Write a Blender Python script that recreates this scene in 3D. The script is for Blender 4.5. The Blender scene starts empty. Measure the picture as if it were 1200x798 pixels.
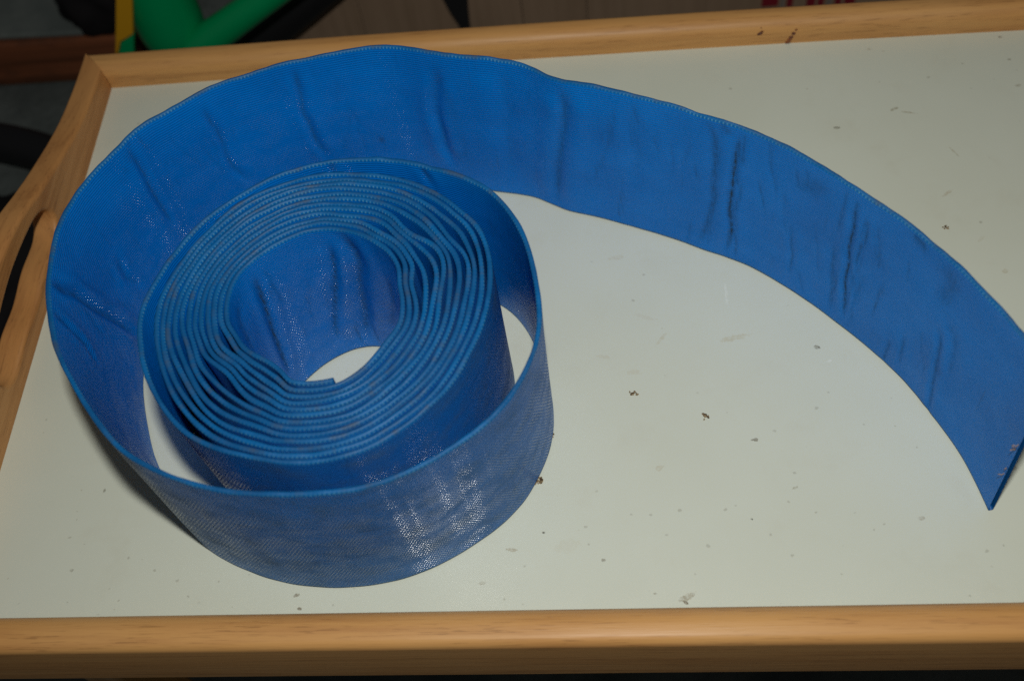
import bpy, bmesh, math, random
import numpy as np
from mathutils import Vector, Matrix, noise

random.seed(7)
np.random.seed(7)
SC = bpy.context.scene
COL = SC.collection

# ------------------------------------------------------------------ camera
CAM_H = 0.42989
ROT = ((0.99510, 0.03870, 0.09070), (0.01400, 0.85490, -0.51860), (-0.09760, 0.51740, 0.85020))
RX, RY, RZ = 0.5467045950835389, 0.09780141027457152, 0.01408521691558926


def rot3(rx, ry, rz):
    cx, sx, cy, sy, cz, sz = math.cos(rx), math.sin(rx), math.cos(ry), math.sin(ry), math.cos(rz), math.sin(rz)
    a = np.array([[cz, -sz, 0], [sz, cz, 0], [0, 0, 1.0]])
    b = np.array([[cy, 0, sy], [0, 1, 0], [-sy, 0, cy]])
    c = np.array([[1, 0, 0], [0, cx, -sx], [0, sx, cx]])
    return a @ b @ c


R3 = rot3(RX, RY, RZ)
cam_data = bpy.data.cameras.new("camera")
cam_data.sensor_width = 36.0
cam_data.lens = 1220.0 / 1200.0 * 36.0
cam_data.clip_start = 0.01
cam_data.clip_end = 100.0
cam_data.dof.use_dof = True
cam_data.dof.focus_distance = 0.47
cam_data.dof.aperture_fstop = 8.0
cam = bpy.data.objects.new("camera", cam_data)
M = Matrix([list(r) for r in R3]).to_4x4()
M.translation = (0, 0, CAM_H)
cam.matrix_world = M
COL.objects.link(cam)
SC.camera = cam

# ------------------------------------------------------------------ light: a dim room and the camera's flash
world = bpy.data.worlds.new("World")
SC.world = world
world.use_nodes = True
bg = world.node_tree.nodes["Background"]
bg.inputs[0].default_value = (0.95, 0.98, 1.0, 1)
bg.inputs[1].default_value = 0.035

fl = bpy.data.lights.new("flash", 'AREA')
fl.shape = 'RECTANGLE'
fl.size = 0.03
fl.size_y = 0.016
fl.energy = 2.35
fl.color = (1.0, 0.99, 0.95)
flash = bpy.data.objects.new("flash", fl)
flash.location = (0.008, 0.050, 0.55)
tgt = Vector((0.02, 0.27, 0.0))
flash.rotation_euler = (tgt - Vector(flash.location)).to_track_quat('-Z', 'Y').to_euler()
COL.objects.link(flash)

SC.cycles.use_denoising = False
SC.view_settings.view_transform = 'Standard'
SC.view_settings.look = 'None'
SC.view_settings.exposure = 0.0
SC.view_settings.gamma = 1.0


# ------------------------------------------------------------------ helpers
def at(px, py, y):
    """point of the photographed place seen at (px, py) of the 1200 px photograph at depth y"""
    d = R3 @ np.array([(px - 600) / 1220.0, -(py - 399) / 1220.0, -1.0])
    t = y / d[1]
    return Vector((d[0] * t, y, CAM_H + d[2] * t))


def atz(px, py, z):
    d = R3 @ np.array([(px - 600) / 1220.0, -(py - 399) / 1220.0, -1.0])
    t = (z - CAM_H) / d[2]
    return Vector((d[0] * t, d[1] * t, z))


def tag(o, label=None, cat=None, group=None, kind=None):
    if label: o['label'] = label
    if cat: o['category'] = cat
    if group: o['group'] = group
    if kind: o['kind'] = kind
    return o


def empty(name, loc, label, cat, group=None):
    o = bpy.data.objects.new(name, None)
    o.empty_display_size = 0.02
    o.location = loc
    COL.objects.link(o)
    return tag(o, label, cat, group)


def link(name, me, mat, parent=None):
    o = bpy.data.objects.new(name, me)
    if mat is not None and not me.materials:
        me.materials.append(mat)
    COL.objects.link(o)
    if parent is not None:
        o.parent = parent
        o.matrix_parent_inverse = Matrix.Translation(-parent.location)
    return o


def from_bm(name, bm, mat, parent=None, smooth=True):
    me = bpy.data.meshes.new(name)
    bmesh.ops.recalc_face_normals(bm, faces=bm.faces)
    bm.to_mesh(me)
    bm.free()
    if smooth:
        me.polygons.foreach_set("use_smooth", [True] * len(me.polygons))
    return link(name, me, mat, parent)


def bevel_mod(o, w, seg=3, angle=0.6):
    m = o.modifiers.new("bevel", 'BEVEL')
    m.width = w
    m.segments = seg
    m.limit_method = 'ANGLE'
    m.angle_limit = angle
    w2 = o.modifiers.new("normals", 'WEIGHTED_NORMAL')
    w2.keep_sharp = True


def box_bm(lo, hi):
    bm = bmesh.new()
    v = [bm.verts.new((x, y, z)) for x in (lo[0], hi[0]) for y in (lo[1], hi[1]) for z in (lo[2], hi[2])]
    for f in ((0, 1, 3, 2), (4, 6, 7, 5), (0, 4, 5, 1), (2, 3, 7, 6), (0, 2, 6, 4), (1, 5, 7, 3)):
        bm.faces.new([v[i] for i in f])
    return bm


def tube_bm(pts, radii, n=16, cap=True, squash=1.0):
    bm = bmesh.new()
    pts = [Vector(p) for p in pts]
    rings = []
    up = Vector((0.13, 0.2, 1)).normalized()
    for i, p in enumerate(pts):
        t = (pts[min(i + 1, len(pts) - 1)] - pts[max(i - 1, 0)]).normalized()
        a = t.cross(up)
        if a.length < 1e-3: a = t.cross(Vector((1, 0, 0)))
        a.normalize()
        b = a.cross(t).normalized()
        r = radii[i] if hasattr(radii, '__len__') else radii
        rings.append([bm.verts.new(p + a * (r * math.cos(2 * math.pi * k / n)) + b * (r * squash * math.sin(2 * math.pi * k / n))) for k in range(n)])
    for A, B in zip(rings[:-1], rings[1:]):
        for k in range(n):
            bm.faces.new((A[k], A[(k + 1) % n], B[(k + 1) % n], B[k]))
    if cap:
        bm.faces.new(rings[0][::-1])
        bm.faces.new(rings[-1])
    return bm


# ------------------------------------------------------------------ materials
class Mat:
    def __init__(self, name, color=(0.5, 0.5, 0.5), rough=0.5, spec=0.5):
        self.m = bpy.data.materials.new(name)
        self.m.use_nodes = True
        self.nt = self.m.node_tree
        self.b = self.nt.nodes["Principled BSDF"]
        self.b.inputs["Base Color"].default_value = (*color, 1)
        self.b.inputs["Roughness"].default_value = rough
        self.b.inputs["Specular IOR Level"].default_value = spec

    def n(self, t, **kw):
        nd = self.nt.nodes.new(t)
        for k, v in kw.items():
            setattr(nd, k, v)
        return nd

    def l(self, a, b):
        self.nt.links.new(a, b)

    def val(self, x, sock):
        if isinstance(x, (int, float)):
            sock.default_value = x
        else:
            self.l(x, sock)

    def math(self, op, a, b=0.0, c=None, clamp=False):
        nd = self.n('ShaderNodeMath', operation=op, use_clamp=clamp)
        self.val(a, nd.inputs[0]); self.val(b, nd.inputs[1])
        if c is not None: self.val(c, nd.inputs[2])
        return nd.outputs[0]

    def mix(self, fac, a, b, blend='MIX'):
        nd = self.n('ShaderNodeMix', data_type='RGBA', blend_type=blend)
        self.val(fac, nd.inputs[0])
        for s, x in ((nd.inputs[6], a), (nd.inputs[7], b)):
            if isinstance(x, tuple): s.default_value = (*x, 1)
            else: self.l(x, s)
        return nd.outputs[2]

    def coord(self, kind='Object'):
        return self.n('ShaderNodeTexCoord').outputs[kind]

    def mapping(self, vec, scale=(1, 1, 1), loc=(0, 0, 0), rot=(0, 0, 0)):
        nd = self.n('ShaderNodeMapping')
        nd.inputs['Scale'].default_value = scale
        nd.inputs['Location'].default_value = loc
        nd.inputs['Rotation'].default_value = rot
        self.l(vec, nd.inputs[0])
        return nd.outputs[0]

    def noise(self, vec, scale, detail=4, rough=0.5, dist=0.0):
        nd = self.n('ShaderNodeTexNoise')
        nd.inputs['Scale'].default_value = scale
        nd.inputs['Detail'].default_value = detail
        nd.inputs['Roughness'].default_value = rough
        nd.inputs['Distortion'].default_value = dist
        self.l(vec, nd.inputs['Vector'])
        return nd.outputs[0]

    def ramp(self, x, lo, hi, a=0.0, b=1.0, smooth=True):
        nd = self.n('ShaderNodeMapRange')
        if smooth: nd.interpolation_type = 'SMOOTHSTEP'
        self.val(x, nd.inputs[0])
        nd.inputs[1].default_value = lo; nd.inputs[2].default_value = hi
        nd.inputs[3].default_value = a; nd.inputs[4].default_value = b
        return nd.outputs[0]

    def bump(self, h, strength=0.5, dist=0.001, normal=None):
        nd = self.n('ShaderNodeBump')
        nd.inputs['Strength'].default_value = strength
        nd.inputs['Distance'].default_value = dist
        self.l(h, nd.inputs['Height'])
        if normal is not None: self.l(normal, nd.inputs['Normal'])
        return nd.outputs[0]

    def color(self, c): self.l(c, self.b.inputs['Base Color'])
    def rough(self, c): self.val(c, self.b.inputs['Roughness'])
    def normal(self, c): self.l(c, self.b.inputs['Normal'])


def spot(m, xy, c, r, sx=1.0, ang=0.0, wob=None):
    """soft mask of a stain at c in a 2-D coordinate"""
    mp = m.n('ShaderNodeMapping')
    mp.vector_type = 'TEXTURE'
    mp.inputs['Location'].default_value = (c[0], c[1], 0)
    mp.inputs['Rotation'].default_value = (0, 0, ang)
    mp.inputs['Scale'].default_value = (r * sx, r, 1)
    m.l(xy, mp.inputs[0])
    ln = m.n('ShaderNodeVectorMath', operation='LENGTH')
    m.l(mp.outputs[0], ln.inputs[0])
    d = ln.outputs['Value']
    if wob is not None:
        d = m.math('ADD', d, wob)
    return m.ramp(d, 1.15, 0.75)


def wood_material(name, axis, base=(0.585, 0.300, 0.096), dark=(0.40, 0.175, 0.052), stains=()):
    m = Mat(name, rough=0.38, spec=0.32)
    c = m.coord('Object')
    sc = [230.0, 230.0, 230.0]
    sc[axis] = 9.0
    v = m.mapping(c, tuple(sc))
    g = m.noise(v, 1.0, 6, 0.62, 0.35)
    sc2 = [1500.0, 1500.0, 1500.0]
    sc2[axis] = 85.0
    fine = m.noise(m.mapping(c, tuple(sc2)), 1.0, 2, 0.5, 0.1)
    big = m.noise(m.mapping(c, (9, 9, 9)), 1.0, 2)
    f = m.math('MULTIPLY', m.ramp(g, 0.38, 0.70), 0.60)
    col = m.mix(f, base, dark)
    col = m.mix(m.math('MULTIPLY', m.ramp(big, 0.35, 0.7), 0.35), col, (0.64, 0.37, 0.14))
    # short pore dashes of rubberwood
    pores = m.math('MULTIPLY', m.ramp(fine, 0.55, 0.68), m.ramp(g, 0.42, 0.62, 0.15, 0.75))
    col = m.mix(m.math('MULTIPLY', pores, 0.55, clamp=True), col, (0.17, 0.07, 0.022))
    for (px, py, rad, sx, ang, cc) in stains:
        wob = m.math('MULTIPLY', m.math('SUBTRACT', m.noise(m.mapping(c, (260, 260, 260)), 1.0, 2), 0.5), 1.3)
        col = m.mix(spot(m, c, (px, py), rad, sx, ang, wob), col, cc)
    m.color(col)
    m.rough(m.ramp(g, 0.3, 0.7, 0.42, 0.56))
    m.normal(m.bump(m.math('ADD', g, m.math('MULTIPLY', fine, 0.5)), 0.22, 0.0006))
    m.b.inputs['Coat Weight'].default_value = 0.03
    m.b.inputs['Coat Roughness'].default_value = 0.28
    return m.m


# ------------------------------------------------------------------ the hose's course, surveyed in metres on the tray (x, y of its upper edge)
HOSE_H = 0.095
HOSE_T = 0.0020
UPPER = np.array([(0.1546, 0.1688), (0.1530, 0.1815), (0.1491, 0.1977), (0.1351, 0.2265), (0.1326, 0.2309), (0.1196, 0.2486), (0.1115, 0.2579), (0.0966, 0.2741), (0.0804, 0.2897), (0.0667, 0.3005), (0.0509, 0.3089), (0.0361, 0.3174), (0.0122, 0.3278), (-0.0036, 0.3343), (-0.0175, 0.3391), (-0.0251, 0.3445), (-0.0328, 0.3499), (-0.0405, 0.3528), (-0.0642, 0.3581), (-0.0856, 0.3645), (-0.0991, 0.3674), (-0.1179, 0.3651), (-0.1445, 0.3597), (-0.1623, 0.3535), (-0.1777, 0.3478), (-0.1945, 0.3352), (-0.2083, 0.3238), (-0.2164, 0.3112), (-0.2250, 0.2970), (-0.2304, 0.2820), (-0.2322, 0.2691), (-0.2316, 0.2578), (-0.2293, 0.2403), (-0.2253, 0.2275), (-0.2179, 0.2098), (-0.2094, 0.1966), (-0.1978, 0.1812), (-0.1870, 0.1693), (-0.1795, 0.1624), (-0.1666, 0.1552), (-0.1538, 0.1501), (-0.1417, 0.1468), (-0.1266, 0.1447), (-0.1163, 0.1441), (-0.0956, 0.1448), (-0.0775, 0.1492), (-0.0611, 0.1577), (-0.0476, 0.1674), (-0.0376, 0.1781), (-0.0314, 0.1893), (-0.0270, 0.2002), (-0.0251, 0.2126), (-0.0261, 0.2272), (-0.0295, 0.2462), (-0.0341, 0.2597), (-0.0413, 0.2721), (-0.0486, 0.2803), (-0.0575, 0.2860), (-0.0686, 0.2909), (-0.0810, 0.2956), (-0.0950, 0.2985), (-0.1112, 0.2992), (-0.1297, 0.2957), (-0.1474, 0.2874), (-0.1585, 0.2788), (-0.1680, 0.2689), (-0.1749, 0.2577), (-0.1814, 0.2420), (-0.1856, 0.2272), (-0.1851, 0.2162), (-0.1801, 0.2004), (-0.1731, 0.1876), (-0.1654, 0.1775), (-0.1562, 0.1690), (-0.1420, 0.1619)])
LOWER_TAIL = np.array([(0.1579, 0.1693), (0.1541, 0.1846), (0.1510, 0.1955), (0.1450, 0.2107), (0.1362, 0.2296), (0.1281, 0.2420), (0.1152, 0.2578), (0.1017, 0.2737), (0.0847, 0.2895), (0.0695, 0.3015), (0.0400, 0.3164), (0.0148, 0.3282), (-0.0125, 0.3393), (-0.0290, 0.3466), (-0.0394, 0.3519), (-0.0573, 0.3559)])
LOWER_FRONT = np.array([(-0.2290, 0.2464), (-0.2243, 0.2297), (-0.2175, 0.2112), (-0.2137, 0.2027), (-0.1769, 0.1580), (-0.1572, 0.1486), (-0.1440, 0.1445), (-0.1307, 0.1420), (-0.1182, 0.1410), (-0.0996, 0.1430), (-0.0839, 0.1476), (-0.0693, 0.1546), (-0.0568, 0.1624), (-0.0457, 0.1717), (-0.0398, 0.1796), (-0.0345, 0.1888), (-0.0294, 0.2013), (-0.0266, 0.2180), (-0.0526, 0.2844), (-0.0461, 0.2785), (-0.0389, 0.2697), (-0.0359, 0.2633)])
PACK_OUT = np.array([(-0.1286, 0.1581), (-0.1125, 0.1566), (-0.0970, 0.1584), (-0.0869, 0.1619), (-0.0719, 0.1720), (-0.0599, 0.1847), (-0.0528, 0.1991), (-0.0468, 0.2160), (-0.0449, 0.2318), (-0.0459, 0.2459), (-0.0508, 0.2599), (-0.0585, 0.2679), (-0.0781, 0.2837), (-0.0916, 0.2883), (-0.1048, 0.2906), (-0.1204, 0.2908), (-0.1393, 0.2859), (-0.1550, 0.2758), (-0.1657, 0.2620), (-0.1739, 0.2463), (-0.1785, 0.2326), (-0.1778, 0.2163), (-0.1718, 0.1985), (-0.1598, 0.1795), (-0.1462, 0.1676), (-0.1291, 0.1615)])
PACK_IN = np.array([(-0.1244, 0.1865), (-0.1195, 0.1867), (-0.1096, 0.1863), (-0.1000, 0.1881), (-0.0945, 0.1923), (-0.0850, 0.2046), (-0.0791, 0.2152), (-0.0795, 0.2263), (-0.0807, 0.2378), (-0.0860, 0.2482), (-0.0940, 0.2555), (-0.1056, 0.2610), (-0.1148, 0.2629), (-0.1270, 0.2597), (-0.1354, 0.2549), (-0.1431, 0.2480), (-0.1480, 0.2423), (-0.1505, 0.2357), (-0.1509, 0.2271), (-0.1495, 0.2185), (-0.1459, 0.2112), (-0.1403, 0.2056), (-0.1299, 0.1997), (-0.1221, 0.1938)])
PACK_C = np.array((-0.1150, 0.2260))
TURNS = 12


def catmull(P, n=12):
    P = np.vstack([2 * P[0] - P[1], P, 2 * P[-1] - P[-2]])
    out = []
    for i in range(1, len(P) - 2):
        p0, p1, p2, p3 = P[i - 1:i + 3]
        for k in range(n):
            t = k / n
            out.append(0.5 * ((2 * p1) + (-p0 + p2) * t + (2 * p0 - 5 * p1 + 4 * p2 - p3) * t * t + (-p0 + 3 * p1 - 3 * p2 + p3) * t ** 3))
    out.append(P[-2])
    return np.array(out)


def resample(P, step):
    d = np.r_[0, np.cumsum(np.hypot(*np.diff(P, axis=0).T))]
    s = np.linspace(0, d[-1], int(d[-1] / step) + 1)
    return np.c_[np.interp(s, d, P[:, 0]), np.interp(s, d, P[:, 1])], s


def gsmooth(a, sig):
    r = int(3 * sig) + 1
    k = np.exp(-0.5 * (np.arange(-r, r + 1) / sig) ** 2)
    k /= k.sum()
    a = np.asarray(a, float)
    if a.ndim == 1: a = a[:, None]
    pad = np.vstack([2 * a[0] - a[r:0:-1], a, 2 * a[-1] - a[-2:-r - 2:-1]])
    o = np.stack([np.convolve(pad[:, j], k, 'valid') for j in range(a.shape[1])], 1)
    return o[:, 0] if o.shape[1] == 1 else o


def polar_fn(P):
    q = P - PACK_C
    a = np.unwrap(np.arctan2(q[:, 1], q[:, 0]))
    r = np.hypot(q[:, 0], q[:, 1])
    return a, r


KINKS = [(3, 22, -0.0020, 9), (4, 27, -0.0026, 6), (5, 31, -0.0012, 6), (7, 42, -0.0022, 10), (9, 30, -0.0014, 8), (10, 12, -0.0026, 9), (11, 16, -0.0022, 8), (10, 54, -0.0016, 8), (5, 200, -0.0012, 8), (7, 226, -0.0028, 11), (8, 232, -0.0012, 8), (11, 205, -0.0020, 8), (6, 118, -0.0010, 7), (9, 80, -0.0012, 7)]


def hose_course(step=0.0011):
    rng = np.random.RandomState(11)
    a_out, r_out = polar_fn(PACK_OUT)
    a_in, r_in = polar_fn(PACK_IN)
    a0 = a_out[0]
    while a_in[0] > a0 + math.pi: a_in -= 2 * math.pi
    while a_in[0] < a0 - math.pi: a_in += 2 * math.pi
    n = 360
    ph = (np.arange(n) + 0.5) / n
    ang = a0 + 2 * math.pi * ph
    ro = np.interp(ang, a_out, r_out)
    ri = np.interp(ang, a_in, r_in)
    d = gsmooth(np.r_[(ro - ri) / (TURNS - 1)] , 12)
    d = np.maximum(d, 0.0023)
    total = TURNS + 0.085
    i_all = np.arange(int(total * n))
    k = i_all // n
    j = i_all % n
    w = k / (TURNS - 1)
    rad = ro[j] * (1 - np.minimum(w, 1)) + ri[j] * np.minimum(w, 1) - np.where(w > 1, d[j] * (k - TURNS + 1), 0)
    th = a0 + 2 * math.pi * (i_all + 0.5) / n
    # loose windings on the right, kinks; each winding a little different
    base = rad.copy()
    wob = np.zeros(len(rad))
    for q in range(7):
        f = rng.uniform(2.0, 9.0)
        wob += rng.uniform(0.08, 0.28) * np.sin(f * th + rng.uniform(0, 6.28)) / math.sqrt(7)
    loose = 0.25 + 0.9 * np.exp(-((np.mod(th - 0.35 + math.pi, 2 * math.pi) - math.pi) / 0.7) ** 2) + 0.55 * np.exp(-((np.mod(th + 2.55 + math.pi, 2 * math.pi) - math.pi) / 0.45) ** 2)
    edge = np.clip(np.minimum(i_all / n - 0.9, total - 0.9 - i_all / n), 0, 1)
    rad = rad + wob * d[j] * 1.6 * loose * edge
    for (turn, deg, amp, wid) in KINKS:
        c0 = (turn - 1) * n + (np.radians(deg) - a0) / (2 * math.pi) * n % n
        rad += amp * np.exp(-((i_all - c0) / wid) ** 2)
    # windings never cut one another
    tmin = HOSE_T * 1.16
    rad = gsmooth(rad, 2.0)
    for i in range(n, len(rad)):
        rad[i] = min(rad[i], rad[i - n] - tmin)
    pack = PACK_C + np.c_[np.cos(th), np.sin(th)] * rad[:, None]
    P = np.vstack([catmull(UPPER), pack[6:]])
    P, s = resample(P, step)
    q1, q2 = gsmooth(P, 5.0), gsmooth(P, 2.6)
    f = np.clip((s - 1.10) / 0.1, 0, 1)[:, None]
    Q = q1 * (1 - f) + q2 * f
    P, s = resample(Q, step)
    t = np.gradient(P, axis=0)
    t /= np.hypot(*t.T)[:, None]
    nr = np.c_[-t[:, 1], t[:, 0]]          # to the left of the run: the inside of the coil
    # how far the lower edge stands off the upper one
    off_s, off = [-0.01], [None]
    for Lw, rg in ((LOWER_TAIL, (0.0, 0.38)), (LOWER_FRONT, (0.55, 1.25))):
        m = np.where((s >= rg[0]) & (s <= rg[1]))[0]
        for pnt in Lw:
            dd = np.hypot(*(P[m] - pnt).T)
            i = m[dd.argmin()]
            off_s.append(s[i]); off.append(float((pnt - P[i]) @ nr[i]))
    off[0] = off[1]
    o = np.argsort(off_s)
    so, oo = np.array(off_s)[o], np.array(off)[o]
    so = np.r_[so, so[-1] + 0.10, s[-1]]; oo = np.r_[oo, 0, 0]
    b = gsmooth(np.interp(s, so, oo), 12)
    return P, s, nr, b


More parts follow.
